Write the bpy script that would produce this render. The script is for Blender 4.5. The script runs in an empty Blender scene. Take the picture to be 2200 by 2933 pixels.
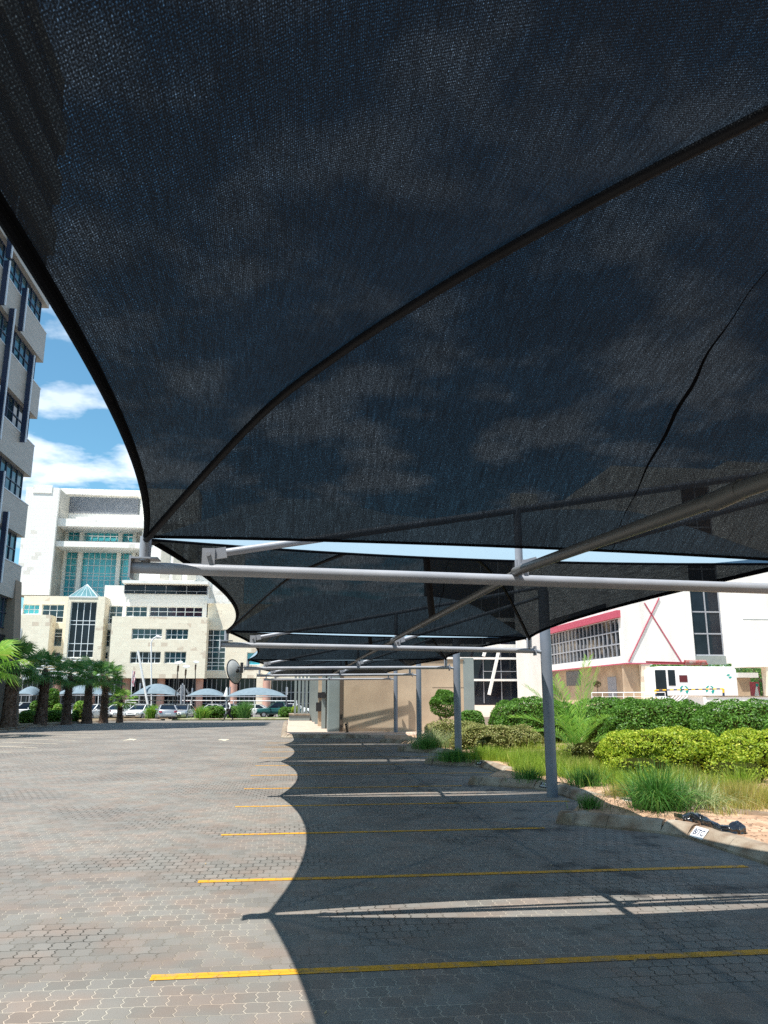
import bpy, bmesh, math, random
import numpy as np
from mathutils import Vector, Matrix, Euler
R = math.radians
random.seed(4); rng = np.random.default_rng(4)
S = bpy.context.scene
col = S.collection
# ------------------------------------------------------------ camera
PITCH, YAW, FPX, EYE = 13.2, -6.66, 2270.0, 1.7
cd = bpy.data.cameras.new('camera'); cam = bpy.data.objects.new('camera', cd); col.objects.link(cam)
cam.location = (0, 0, EYE); cam.rotation_euler = (R(90 + PITCH), 0, R(YAW))
cd.sensor_fit = 'HORIZONTAL'; cd.sensor_width = 36; cd.lens = 36 * FPX / 2200
cd.clip_start = .05; cd.clip_end = 6000
S.camera = cam
# ------------------------------------------------------------ sky and sun
SD = Vector((.355, .245, -1)).normalized()          # way the sunlight travels
SUN_EL = math.asin(-SD.z); SUN_AZ = math.atan2(-SD.x, -SD.y)
W = bpy.data.worlds.new('World'); S.world = W; W.use_nodes = True
nt = W.node_tree; nt.nodes.clear(); N = nt.nodes.new; L = nt.links.new
out = N('ShaderNodeOutputWorld'); bg = N('ShaderNodeBackground'); bg.inputs[1].default_value = .091
sky = N('ShaderNodeTexSky'); sky.sky_type = 'NISHITA'; sky.sun_disc = False
sky.sun_elevation = SUN_EL; sky.sun_rotation = SUN_AZ; sky.air_density = 1.0; sky.dust_density = .6; sky.ozone_density = 2.2
tc = N('ShaderNodeTexCoord'); sp = N('ShaderNodeSeparateXYZ'); L(tc.outputs['Generated'], sp.inputs[0])
mx = N('ShaderNodeMath'); mx.operation = 'MAXIMUM'; L(sp.outputs[2], mx.inputs[0]); mx.inputs[1].default_value = .03
ad = N('ShaderNodeMath'); ad.operation = 'ADD'; L(mx.outputs[0], ad.inputs[0]); ad.inputs[1].default_value = .12
dx = N('ShaderNodeMath'); dx.operation = 'DIVIDE'; L(sp.outputs[0], dx.inputs[0]); L(ad.outputs[0], dx.inputs[1])
dy = N('ShaderNodeMath'); dy.operation = 'DIVIDE'; L(sp.outputs[1], dy.inputs[0]); L(ad.outputs[0], dy.inputs[1])
cb = N('ShaderNodeCombineXYZ'); L(dx.outputs[0], cb.inputs[0]); L(dy.outputs[0], cb.inputs[1])
no = N('ShaderNodeTexNoise'); no.inputs['Scale'].default_value = 2.9; no.inputs['Detail'].default_value = 7; no.inputs['Roughness'].default_value = .55
mp = N('ShaderNodeMapping'); mp.inputs['Location'].default_value = (3.1, 1.9, 0); L(cb.outputs[0], mp.inputs[0]); L(mp.outputs[0], no.inputs['Vector'])
rp = N('ShaderNodeValToRGB'); rp.color_ramp.elements[0].position = .485; rp.color_ramp.elements[1].position = .60
L(no.outputs['Fac'], rp.inputs[0])
hz = N('ShaderNodeMapRange'); hz.inputs['From Min'].default_value = .0; hz.inputs['From Max'].default_value = .55
hz.inputs['To Min'].default_value = 1.0; hz.inputs['To Max'].default_value = .35; L(sp.outputs[2], hz.inputs['Value'])
mu = N('ShaderNodeMath'); mu.operation = 'MULTIPLY'; L(rp.outputs[0], mu.inputs[0]); L(hz.outputs[0], mu.inputs[1])
mi = N('ShaderNodeMix'); mi.data_type = 'RGBA'; L(mu.outputs[0], mi.inputs['Factor']); tn = N('ShaderNodeMix'); tn.data_type = 'RGBA'; tn.blend_type = 'MULTIPLY'; tn.inputs['Factor'].default_value = 1; L(sky.outputs[0], tn.inputs['A']); tn.inputs['B'].default_value = (.74, 1.14, 1.12, 1); L(tn.outputs['Result'], mi.inputs['A'])
mi.inputs['B'].default_value = (8.2, 8.6, 9.2, 1)
L(mi.outputs['Result'], bg.inputs[0]); L(bg.outputs[0], out.inputs[0])
sl = bpy.data.lights.new('sun', 'SUN'); sl.energy = 4.8; sl.angle = R(.53); sl.color = (1, .955, .88)
so = bpy.data.objects.new('sun', sl); col.objects.link(so); so.rotation_euler = SD.to_track_quat('-Z', 'Y').to_euler()
S.view_settings.view_transform = 'Standard'; S.view_settings.look = 'None'
S.view_settings.exposure = .84; S.view_settings.gamma = 1
S.render.engine = 'CYCLES'
S.cycles.use_denoising = False
S.cycles.max_bounces = 7; S.cycles.transparent_max_bounces = 14; S.cycles.diffuse_bounces = 4
S.cycles.caustics_reflective = False; S.cycles.caustics_refractive = False
# ------------------------------------------------------------ geometry from the survey of the photo
_p, _y = R(PITCH), R(YAW)
def ray(x, y):
    u = (x - 1100) / FPX; v = -(y - 1466.5) / FPX
    fy = math.cos(_p) - v * math.sin(_p); z = math.sin(_p) + v * math.cos(_p)
    c, s = math.cos(_y), math.sin(_y)
    return u * c - fy * s, u * s + fy * c, z
def P(x, y, Y):                       # point of the vertical plane at depth Y
    r = ray(x, y); k = Y / r[1]; return Vector((r[0] * k, Y, EYE + r[2] * k))
def PX(x, y, X):                      # point of the vertical plane at that X
    r = ray(x, y); k = X / r[0]; return Vector((X, r[1] * k, EYE + r[2] * k))
def zg(Y): return -.015 * (min(max(Y, 55), 88) - 55)
def G(x, y):                          # point of the ground, which falls away gently beyond the palms
    r = ray(x, y); k = -EYE / r[2]
    for _ in range(30): k = .5 * k + .5 * (zg(r[1] * k) - EYE) / r[2]
    return Vector((r[0] * k, r[1] * k, EYE + r[2] * k))
# ------------------------------------------------------------ materials
def M(name, c, rough=.7, metal=0, c2=None, ns=6, spec=.5, bump=0, bs=40, coat=0, det=4, stretch=None, lo=.35, hi=.65):
    m = bpy.data.materials.new(name); m.use_nodes = True; t = m.node_tree; b = t.nodes['Principled BSDF']
    b.inputs['Base Color'].default_value = (*c, 1); b.inputs['Roughness'].default_value = rough
    b.inputs['Metallic'].default_value = metal; b.inputs['Specular IOR Level'].default_value = spec
    b.inputs['Coat Weight'].default_value = coat
    co = t.nodes.new('ShaderNodeTexCoord'); mpn = t.nodes.new('ShaderNodeMapping'); t.links.new(co.outputs['Object'], mpn.inputs[0])
    if stretch: mpn.inputs['Scale'].default_value = stretch
    if c2:
        n = t.nodes.new('ShaderNodeTexNoise'); n.inputs['Scale'].default_value = ns; n.inputs['Detail'].default_value = det
        t.links.new(mpn.outputs[0], n.inputs['Vector'])
        r = t.nodes.new('ShaderNodeValToRGB'); r.color_ramp.elements[0].color = (*c, 1); r.color_ramp.elements[1].color = (*c2, 1)
        r.color_ramp.elements[0].position = lo; r.color_ramp.elements[1].position = hi
        t.links.new(n.outputs['Fac'], r.inputs[0]); t.links.new(r.outputs[0], b.inputs['Base Color'])
    if bump:
        n2 = t.nodes.new('ShaderNodeTexNoise'); n2.inputs['Scale'].default_value = bs; n2.inputs['Detail'].default_value = 5
        t.links.new(mpn.outputs[0], n2.inputs['Vector'])
        bp = t.nodes.new('ShaderNodeBump'); bp.inputs['Strength'].default_value = bump; bp.inputs['Distance'].default_value = .02
        t.links.new(n2.outputs['Fac'], bp.inputs['Height']); t.links.new(bp.outputs[0], b.inputs['Normal'])
    return m
def leaf_mat(name, a, b_, c_=None, transl=.35, rough=.5):
    m = bpy.data.materials.new(name); m.use_nodes = True; t = m.node_tree; b = t.nodes['Principled BSDF']
    g = t.nodes.new('ShaderNodeNewGeometry'); r = t.nodes.new('ShaderNodeValToRGB')
    r.color_ramp.elements[0].color = (*a, 1); r.color_ramp.elements[1].color = (*b_, 1)
    if c_: e = r.color_ramp.elements.new(.86); e.color = (*b_, 1); r.color_ramp.elements[2].color = (*c_, 1)
    t.links.new(g.outputs['Random Per Island'], r.inputs[0])
    t.links.new(r.outputs[0], b.inputs['Base Color']); b.inputs['Roughness'].default_value = rough; b.inputs['Specular IOR Level'].default_value = .35
    tr = t.nodes.new('ShaderNodeBsdfTranslucent'); t.links.new(r.outputs[0], tr.inputs[0])
    mxs = t.nodes.new('ShaderNodeMixShader'); mxs.inputs[0].default_value = transl
    o = t.nodes['Material Output']; t.links.new(b.outputs[0], mxs.inputs[1]); t.links.new(tr.outputs[0], mxs.inputs[2]); t.links.new(mxs.outputs[0], o.inputs[0])
    return m
def math_(t, op, a, b=None, c=None):
    n = t.nodes.new('ShaderNodeMath'); n.operation = op
    for i, v in enumerate((a, b, c)):
        if v is None: continue
        if hasattr(v, 'default_value'): t.links.new(v, n.inputs[i])
        else: n.inputs[i].default_value = v
    return n.outputs[0]
def paver_mat(name='interlocking_pavers', yellow=False):
    m = bpy.data.materials.new(name); m.use_nodes = True; t = m.node_tree; b = t.nodes['Principled BSDF']; nn = t.nodes.new; ll = t.links.new
    g = nn('ShaderNodeNewGeometry'); s = nn('ShaderNodeSeparateXYZ'); ll(g.outputs['Position'], s.inputs[0])
    wob = nn('ShaderNodeTexNoise'); wob.inputs['Scale'].default_value = .9; wob.inputs['Detail'].default_value = 2; ll(g.outputs['Position'], wob.inputs['Vector'])
    ws = math_(t, 'MULTIPLY', math_(t, 'SUBTRACT', wob.outputs['Fac'], .5), .05)
    # zigzag outlines: offsets in triangle waves
    vy = math_(t, 'ADD', math_(t, 'ADD', s.outputs[1], math_(t, 'MULTIPLY', math_(t, 'SINE', math_(t, 'MULTIPLY', s.outputs[0], 49.1)), .0045)), ws)
    vx = math_(t, 'ADD', math_(t, 'ADD', s.outputs[0], math_(t, 'MULTIPLY', math_(t, 'PINGPONG', vy, .04125), .42)), ws)
    cbn = nn('ShaderNodeCombineXYZ'); ll(vx, cbn.inputs[0]); ll(vy, cbn.inputs[1])
    br = nn('ShaderNodeTexBrick'); ll(cbn.outputs[0], br.inputs['Vector']); br.inputs['Scale'].default_value = 1
    br.inputs['Brick Width'].default_value = .128; br.inputs['Row Height'].default_value = .165; br.inputs['Mortar Size'].default_value = .005
    br.inputs['Mortar Smooth'].default_value = .35; br.offset = .5
    br.inputs['Color1'].default_value = (.161, .149, .133, 1); br.inputs['Color2'].default_value = (.200, .186, .168, 1)
    br.inputs['Mortar'].default_value = (.31, .27, .22, 1)
    # light sandy joints in some places, black weathered or mossy ones in others
    jn = nn('ShaderNodeTexNoise'); jn.inputs['Scale'].default_value = .42; jn.inputs['Detail'].default_value = 5; ll(g.outputs['Position'], jn.inputs['Vector'])
    jr = nn('ShaderNodeValToRGB'); ll(jn.outputs['Fac'], jr.inputs[0])
    jr.color_ramp.elements[0].position = .44; jr.color_ramp.elements[0].color = (.38, .345, .29, 1)
    jr.color_ramp.elements[1].position = .56; jr.color_ramp.elements[1].color = (.035, .033, .026, 1)
    # large stains, oil, dust
    n1 = nn('ShaderNodeTexNoise'); n1.inputs['Scale'].default_value = .55; n1.inputs['Detail'].default_value = 8; n1.inputs['Roughness'].default_value = .62; ll(g.outputs['Position'], n1.inputs['Vector'])
    r1 = nn('ShaderNodeValToRGB'); ll(n1.outputs['Fac'], r1.inputs[0]); r1.color_ramp.elements[0].position = .3; r1.color_ramp.elements[0].color = (.86, .86, .87, 1)
    r1.color_ramp.elements[1].position = .68; r1.color_ramp.elements[1].color = (1.10, 1.09, 1.07, 1)
    n2 = nn('ShaderNodeTexNoise'); n2.inputs['Scale'].default_value = 1.7; n2.inputs['Detail'].default_value = 3; ll(g.outputs['Position'], n2.inputs['Vector'])
    r2 = nn('ShaderNodeValToRGB'); ll(n2.outputs['Fac'], r2.inputs[0]); r2.color_ramp.elements[0].position = .56; r2.color_ramp.elements[0].color = (0, 0, 0, 1)
    r2.color_ramp.elements[1].position = .68; r2.color_ramp.elements[1].color = (1, 1, 1, 1)
    n3 = nn('ShaderNodeTexNoise'); n3.inputs['Scale'].default_value = 160; n3.inputs['Detail'].default_value = 3; ll(g.outputs['Position'], n3.inputs['Vector'])
    def mix(f, A, B, bt='MIX'):
        n = nn('ShaderNodeMix'); n.data_type = 'RGBA'; n.blend_type = bt
        for k, v in (('Factor', f), ('A', A), ('B', B)):
            if hasattr(v, 'default_value'): ll(v, n.inputs[k])
            else: n.inputs[k].default_value = v
        return n.outputs['Result']
    c = mix(br.outputs['Fac'], br.outputs['Color'], jr.outputs[0])
    # some blocks reddish
    rb = nn('ShaderNodeTexNoise'); rb.inputs['Scale'].default_value = 2.6; rb.inputs['Detail'].default_value = 1; ll(cbn.outputs[0], rb.inputs['Vector'])
    rr = nn('ShaderNodeValToRGB'); ll(rb.outputs['Fac'], rr.inputs[0]); rr.color_ramp.elements[0].position = .4; rr.color_ramp.elements[0].color = (.97, 1.0, 1.02, 1); rr.color_ramp.elements[1].position = .68; rr.color_ramp.elements[1].color = (1.07, .965, .93, 1)
    c = mix(1.0, c, rr.outputs[0], 'MULTIPLY')
    c = mix(1.0, c, r1.outputs[0], 'MULTIPLY')
    # oil under the parked engines: only where cars stand
    mask = nn('ShaderNodeMapRange'); mask.inputs['From Min'].default_value = 1.2; mask.inputs['From Max'].default_value = 2.6; ll(s.outputs[0], mask.inputs['Value'])
    mk2 = nn('ShaderNodeMapRange'); mk2.inputs['From Min'].default_value = 5.4; mk2.inputs['From Max'].default_value = 4.6; ll(s.outputs[0], mk2.inputs['Value'])
    oil = math_(t, 'MULTIPLY', math_(t, 'MULTIPLY', r2.outputs[0], mask.outputs[0]), math_(t, 'MULTIPLY', mk2.outputs[0], .78))
    c = mix(oil, c, (.03, .027, .026, 1))
    gr = nn('ShaderNodeMapRange'); gr.inputs['To Min'].default_value = .78; gr.inputs['To Max'].default_value = 1.22; ll(n3.outputs['Fac'], gr.inputs['Value'])
    cg = nn('ShaderNodeCombineXYZ'); [ll(gr.outputs[0], cg.inputs[i]) for i in range(3)]
    c = mix(1.0, c, cg.outputs[0], 'MULTIPLY')
    if yellow:
        wn = nn('ShaderNodeTexNoise'); wn.inputs['Scale'].default_value = 9; wn.inputs['Detail'].default_value = 8; wn.inputs['Roughness'].default_value = .7; ll(g.outputs['Position'], wn.inputs['Vector'])
        wr = nn('ShaderNodeValToRGB'); ll(wn.outputs['Fac'], wr.inputs[0]); wr.color_ramp.elements[0].position = .50 if yellow == 1 else .46; wr.color_ramp.elements[0].color = (1, 1, 1, 1)
        wr.color_ramp.elements[1].position = .66; wr.color_ramp.elements[1].color = (.2, .2, .2, 1)
        paint = (.58, .29, .018, 1) if yellow == 1 else (.62, .55, .42, 1)
        pm = mix(.28, paint, mix(1.0, paint, rr.outputs[0], 'MULTIPLY'))
        pm = mix(math_(t, 'MULTIPLY', br.outputs['Fac'], .45), pm, (.42, .22, .03, 1) if yellow == 1 else (.3, .27, .2, 1))
        c = mix(wr.outputs[0], c, pm)
    ll(c, b.inputs['Base Color']); b.inputs['Roughness'].default_value = .82; b.inputs['Specular IOR Level'].default_value = .3
    hgt = math_(t, 'ADD', math_(t, 'MULTIPLY', br.outputs['Fac'], -1.0), math_(t, 'MULTIPLY', n3.outputs['Fac'], .22))
    bp = nn('ShaderNodeBump'); bp.inputs['Strength'].default_value = .9; bp.inputs['Distance'].default_value = .012; ll(hgt, bp.inputs['Height']); ll(bp.outputs[0], b.inputs['Normal'])
    return m
def net_mat():
    m = bpy.data.materials.new('shade_net'); m.use_nodes = True; t = m.node_tree; nn = t.nodes.new; ll = t.links.new
    b = t.nodes['Principled BSDF']; o = t.nodes['Material Output']
    uv = nn('ShaderNodeUVMap'); uv.uv_map = 'UVMap'
    s = nn('ShaderNodeSeparateXYZ'); ll(uv.outputs[0], s.inputs[0])
    w = nn('ShaderNodeTexNoise'); w.inputs['Scale'].default_value = 1.6; w.inputs['Detail'].default_value = 3; ll(uv.outputs[0], w.inputs['Vector'])
    wv = math_(t, 'MULTIPLY', w.outputs['Fac'], .05)
    u = math_(t, 'ADD', s.outputs[0], wv)
    a = math_(t, 'PINGPONG', math_(t, 'MULTIPLY', u, 125.0), .5)         # knitted ribs
    v = math_(t, 'PINGPONG', math_(t, 'ADD', math_(t, 'MULTIPLY', s.outputs[1], 82.0), math_(t, 'MULTIPLY', a, .9)), .5)
    hole = math_(t, 'MULTIPLY', math_(t, 'MULTIPLY', a, 2.0), math_(t, 'MULTIPLY', v, 2.0))
    hole = math_(t, 'POWER', hole, 1.6)
    st = nn('ShaderNodeMapping'); st.inputs['Scale'].default_value = (1, .14, 1); ll(uv.outputs[0], st.inputs[0])
    n2 = nn('ShaderNodeTexNoise'); n2.inputs['Scale'].default_value = 42; n2.inputs['Detail'].default_value = 3; ll(st.outputs[0], n2.inputs['Vector'])
    n3 = nn('ShaderNodeTexNoise'); n3.inputs['Scale'].default_value = 150; n3.inputs['Detail'].default_value = 1; ll(uv.outputs[0], n3.inputs['Vector'])
    n4 = nn('ShaderNodeTexNoise'); n4.inputs['Scale'].default_value = 1.1; n4.inputs['Detail'].default_value = 4; ll(uv.outputs[0], n4.inputs['Vector'])
    k = math_(t, 'MULTIPLY', math_(t, 'ADD', .35, n2.outputs['Fac']), math_(t, 'POWER', math_(t, 'MULTIPLY', n3.outputs['Fac'], 1.9), 4.4))
    k = math_(t, 'MULTIPLY', k, math_(t, 'ADD', .45, math_(t, 'MULTIPLY', n4.outputs['Fac'], 1.1)))
    f = math_(t, 'MULTIPLY', math_(t, 'MULTIPLY', k, math_(t, 'ADD', .09, hole)), NETOPEN)
    f = math_(t, 'MINIMUM', f, .6)
    s5 = nn('ShaderNodeMapping'); s5.inputs['Scale'].default_value = (1, .07, 1); ll(uv.outputs[0], s5.inputs[0])
    n5 = nn('ShaderNodeTexNoise'); n5.inputs['Scale'].default_value = 48; n5.inputs['Detail'].default_value = 4; n5.inputs['Roughness'].default_value = .7; ll(s5.outputs[0], n5.inputs['Vector'])
    f = math_(t, 'MULTIPLY', f, math_(t, 'POWER', math_(t, 'MULTIPLY', n5.outputs['Fac'], 2.0), 1.3))
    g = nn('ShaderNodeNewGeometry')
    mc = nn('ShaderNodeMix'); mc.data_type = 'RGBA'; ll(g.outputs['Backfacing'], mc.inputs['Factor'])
    mc.inputs['A'].default_value = (.20, .28, .34, 1); mc.inputs['B'].default_value = (.008, .0095, .012, 1)   # sunlit tone painted on the outside, shade painted black-blue inside
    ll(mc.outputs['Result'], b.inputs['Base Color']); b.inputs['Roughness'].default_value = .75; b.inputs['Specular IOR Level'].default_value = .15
    tl_ = nn('ShaderNodeBsdfTranslucent'); tl_.inputs[0].default_value = (.22, .36, .55, 1); m0 = nn('ShaderNodeMixShader'); m0.inputs[0].default_value = .003; ll(b.outputs[0], m0.inputs[1]); ll(tl_.outputs[0], m0.inputs[2])
    tr = nn('ShaderNodeBsdfTransparent'); tr.inputs[0].default_value = (.80, .92, 1, 1); ms = nn('ShaderNodeMixShader'); ll(f, ms.inputs[0]); ll(m0.outputs[0], ms.inputs[1]); ll(tr.outputs[0], ms.inputs[2]); ll(ms.outputs[0], o.inputs[0])
    return m
NETOPEN = .15
def stone_mat(name, a, b_, stain, bw=.9, bh=.55, joint=(.6, .55, .46), amt=.5):
    m = bpy.data.materials.new(name); m.use_nodes = True; t = m.node_tree; nn = t.nodes.new; ll = t.links.new; b = t.nodes['Principled BSDF']
    g = nn('ShaderNodeNewGeometry'); s = nn('ShaderNodeSeparateXYZ'); ll(g.outputs['Position'], s.inputs[0])
    cbn = nn('ShaderNodeCombineXYZ'); ll(math_(t, 'ADD', s.outputs[0], s.outputs[1]), cbn.inputs[0]); ll(s.outputs[2], cbn.inputs[1])
    br = nn('ShaderNodeTexBrick'); ll(cbn.outputs[0], br.inputs['Vector']); br.inputs['Scale'].default_value = 1; br.inputs['Brick Width'].default_value = bw; br.inputs['Row Height'].default_value = bh
    br.inputs['Mortar Size'].default_value = .008; br.inputs['Color1'].default_value = (*a, 1); br.inputs['Color2'].default_value = (*b_, 1); br.inputs['Mortar'].default_value = (*joint, 1)
    br2 = nn('ShaderNodeTexBrick'); ll(cbn.outputs[0], br2.inputs['Vector']); br2.inputs['Scale'].default_value = 1; br2.inputs['Brick Width'].default_value = bw; br2.inputs['Row Height'].default_value = bh
    br2.inputs['Mortar Size'].default_value = 0; br2.inputs['Color1'].default_value = (0, 0, 0, 1); br2.inputs['Color2'].default_value = (1, 1, 1, 1)
    n = nn('ShaderNodeTexNoise'); n.inputs['Scale'].default_value = .22; n.inputs['Detail'].default_value = 5; ll(g.outputs['Position'], n.inputs['Vector'])
    f = math_(t, 'MULTIPLY', math_(t, 'GREATER_THAN', math_(t, 'MULTIPLY', br2.outputs['Color'], math_(t, 'ADD', n.outputs['Fac'], .35)), .82), amt)
    mxn = nn('ShaderNodeMix'); mxn.data_type = 'RGBA'; ll(f, mxn.inputs['Factor']); ll(br.outputs['Color'], mxn.inputs['A']); mxn.inputs['B'].default_value = (*stain, 1)
    ll(mxn.outputs['Result'], b.inputs['Base Color']); b.inputs['Roughness'].default_value = .75
    return m
m_pave = paver_mat(); m_line = paver_mat('worn_yellow_paint', 1); m_line2 = paver_mat('worn_pale_paint', 2)
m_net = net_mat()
m_tube = M('grey_paint_steel', (.33, .345, .38), .36, 0, (.27, .285, .32), 3, .5, .05, 90)
m_pole = M('blue_grey_pole_shaded', (.15, .17, .205), .42, 0, (.125, .142, .172), 2.5, .5, .05, 90, det=7)  # blue-grey paint darkened: the shade on the poles is in this colour
m_rib = M('dark_paint_steel', (.022, .023, .027), .5, 0, (.018, .018, .02), 4, .15)
m_hem = M('black_hem', (.0035, .0045, .007), .95, spec=.05, bump=.3, bs=80)
m_kerb = M('kerb_concrete', (.33, .285, .225), .9, 0, (.17, .115, .075), 2.6, .3, .45, 45, det=8)
m_soil = M('reddish_soil', (.50, .34, .23), .95, 0, (.30, .185, .115), 5, .2, .8, 35, det=9)
m_brick = M('tan_paving', (.52, .40, .32), .85, 0, (.42, .32, .26), 2, .3, .2, 60)
m_plast = M('beige_plaster', (.54, .42, .295), .85, 0, (.40, .30, .21), .7, .3, .15, 60, det=8)
m_white = M('white_render', (.82, .81, .78), .7, 0, (.68, .665, .63), .6, .3, det=9, stretch=(1.6, 1.6, .25), lo=.4, hi=.75)
m_stone = stone_mat('cream_stone', (.84, .77, .62), (.78, .70, .56), (.50, .38, .29))
m_stonew = stone_mat('white_stone', (.88, .87, .83), (.85, .83, .79), (.5, .44, .36), amt=.35)
m_stoneg = stone_mat('weathered_stone', (.38, .37, .33), (.52, .50, .44), (.2, .19, .16), 1.1, .8)
m_glass = M('blue_tinted_glass', (.02, .075, .10), .06, 0, (.006, .02, .03), .35, .9, lo=.4, hi=.55)
m_gteal = M('teal_mirror_glass', (.10, .60, .68), .12, .0, (.03, .32, .42), .3, .8)
m_gdark = M('dark_glass', (.004, .006, .013), .1, 0, (.010, .016, .025), .6, .35)
m_gpurp = M('curtained_glass', (.035, .012, .03), .1, 0, (.008, .01, .018), .7, .8)
m_mull = M('white_frame', (.72, .76, .78), .4)
m_alu = M('grey_cladding', (.34, .335, .33), .5, 0, (.29, .285, .28), .8, .4, stretch=(1, 1, 8))
m_navy = M('navy_steel', (.016, .03, .075), .4)
m_finw = M('pale_blue_edge', (.50, .58, .70), .4)
m_taupe = M('taupe_plaster', (.27, .225, .18), .85, 0, (.23, .19, .155), .7, .3, .1, 30)
m_pink = M('pink_stone_column', (.60, .34, .27), .7, 0, (.52, .30, .24), 2)
m_red = M('crimson_paint', (.44, .07, .115), .55)
m_grey = M('grey_green_paint', (.25, .29, .28), .6, 0, (.215, .25, .245), 1.5)
m_black = M('black_plastic', (.006, .006, .008), .22, 0, spec=.9, coat=.3)
m_dark = M('black_matt', (.012, .012, .014), .7)
m_whitep = M('white_paint', (.8, .8, .8), .35, coat=.3)
m_trunk = M('palm_bark', (.085, .052, .036), .9, 0, (.16, .11, .085), 9, .2, .6, 25)
m_boot = leaf_mat('palm_leaf_bases', (.06, .032, .02), (.20, .125, .09), (.30, .23, .17), .05, .8)
m_bark = M('brown_bark', (.10, .075, .055), .9, bump=.5, bs=30)
m_palm = leaf_mat('fan_palm_leaf', (.06, .17, .045), (.15, .31, .075), (.36, .46, .12), .4)
m_palml = leaf_mat('young_palm_leaf', (.12, .30, .04), (.26, .44, .06), (.40, .42, .10), .4)
m_lgreen = leaf_mat('hedge_leaf', (.04, .115, .012), (.12, .27, .03), (.22, .38, .06), .35)
m_lyell = leaf_mat('golden_hedge_leaf', (.17, .28, .02), (.42, .50, .035), (.60, .58, .08), .4)
m_ldull = leaf_mat('olive_hedge_leaf', (.14, .17, .04), (.34, .35, .11), (.45, .36, .17), .3)
m_grass = leaf_mat('grass_blade', (.14, .26, .02), (.34, .46, .05), (.55, .52, .14), .35)
m_grassd = leaf_mat('dark_grass_blade', (.03, .12, .02), (.10, .26, .04), (.30, .40, .10), .3)
m_grassy = leaf_mat('dry_grass_blade', (.26, .30, .04), (.52, .42, .13), (.62, .44, .22), .35)
m_grassv = leaf_mat('pale_striped_blade', (.10, .18, .05), (.52, .55, .28), (.70, .68, .42), .35)
m_core = M('shaded_twigs', (.022, .024, .006), 1.0, spec=.0)
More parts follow.
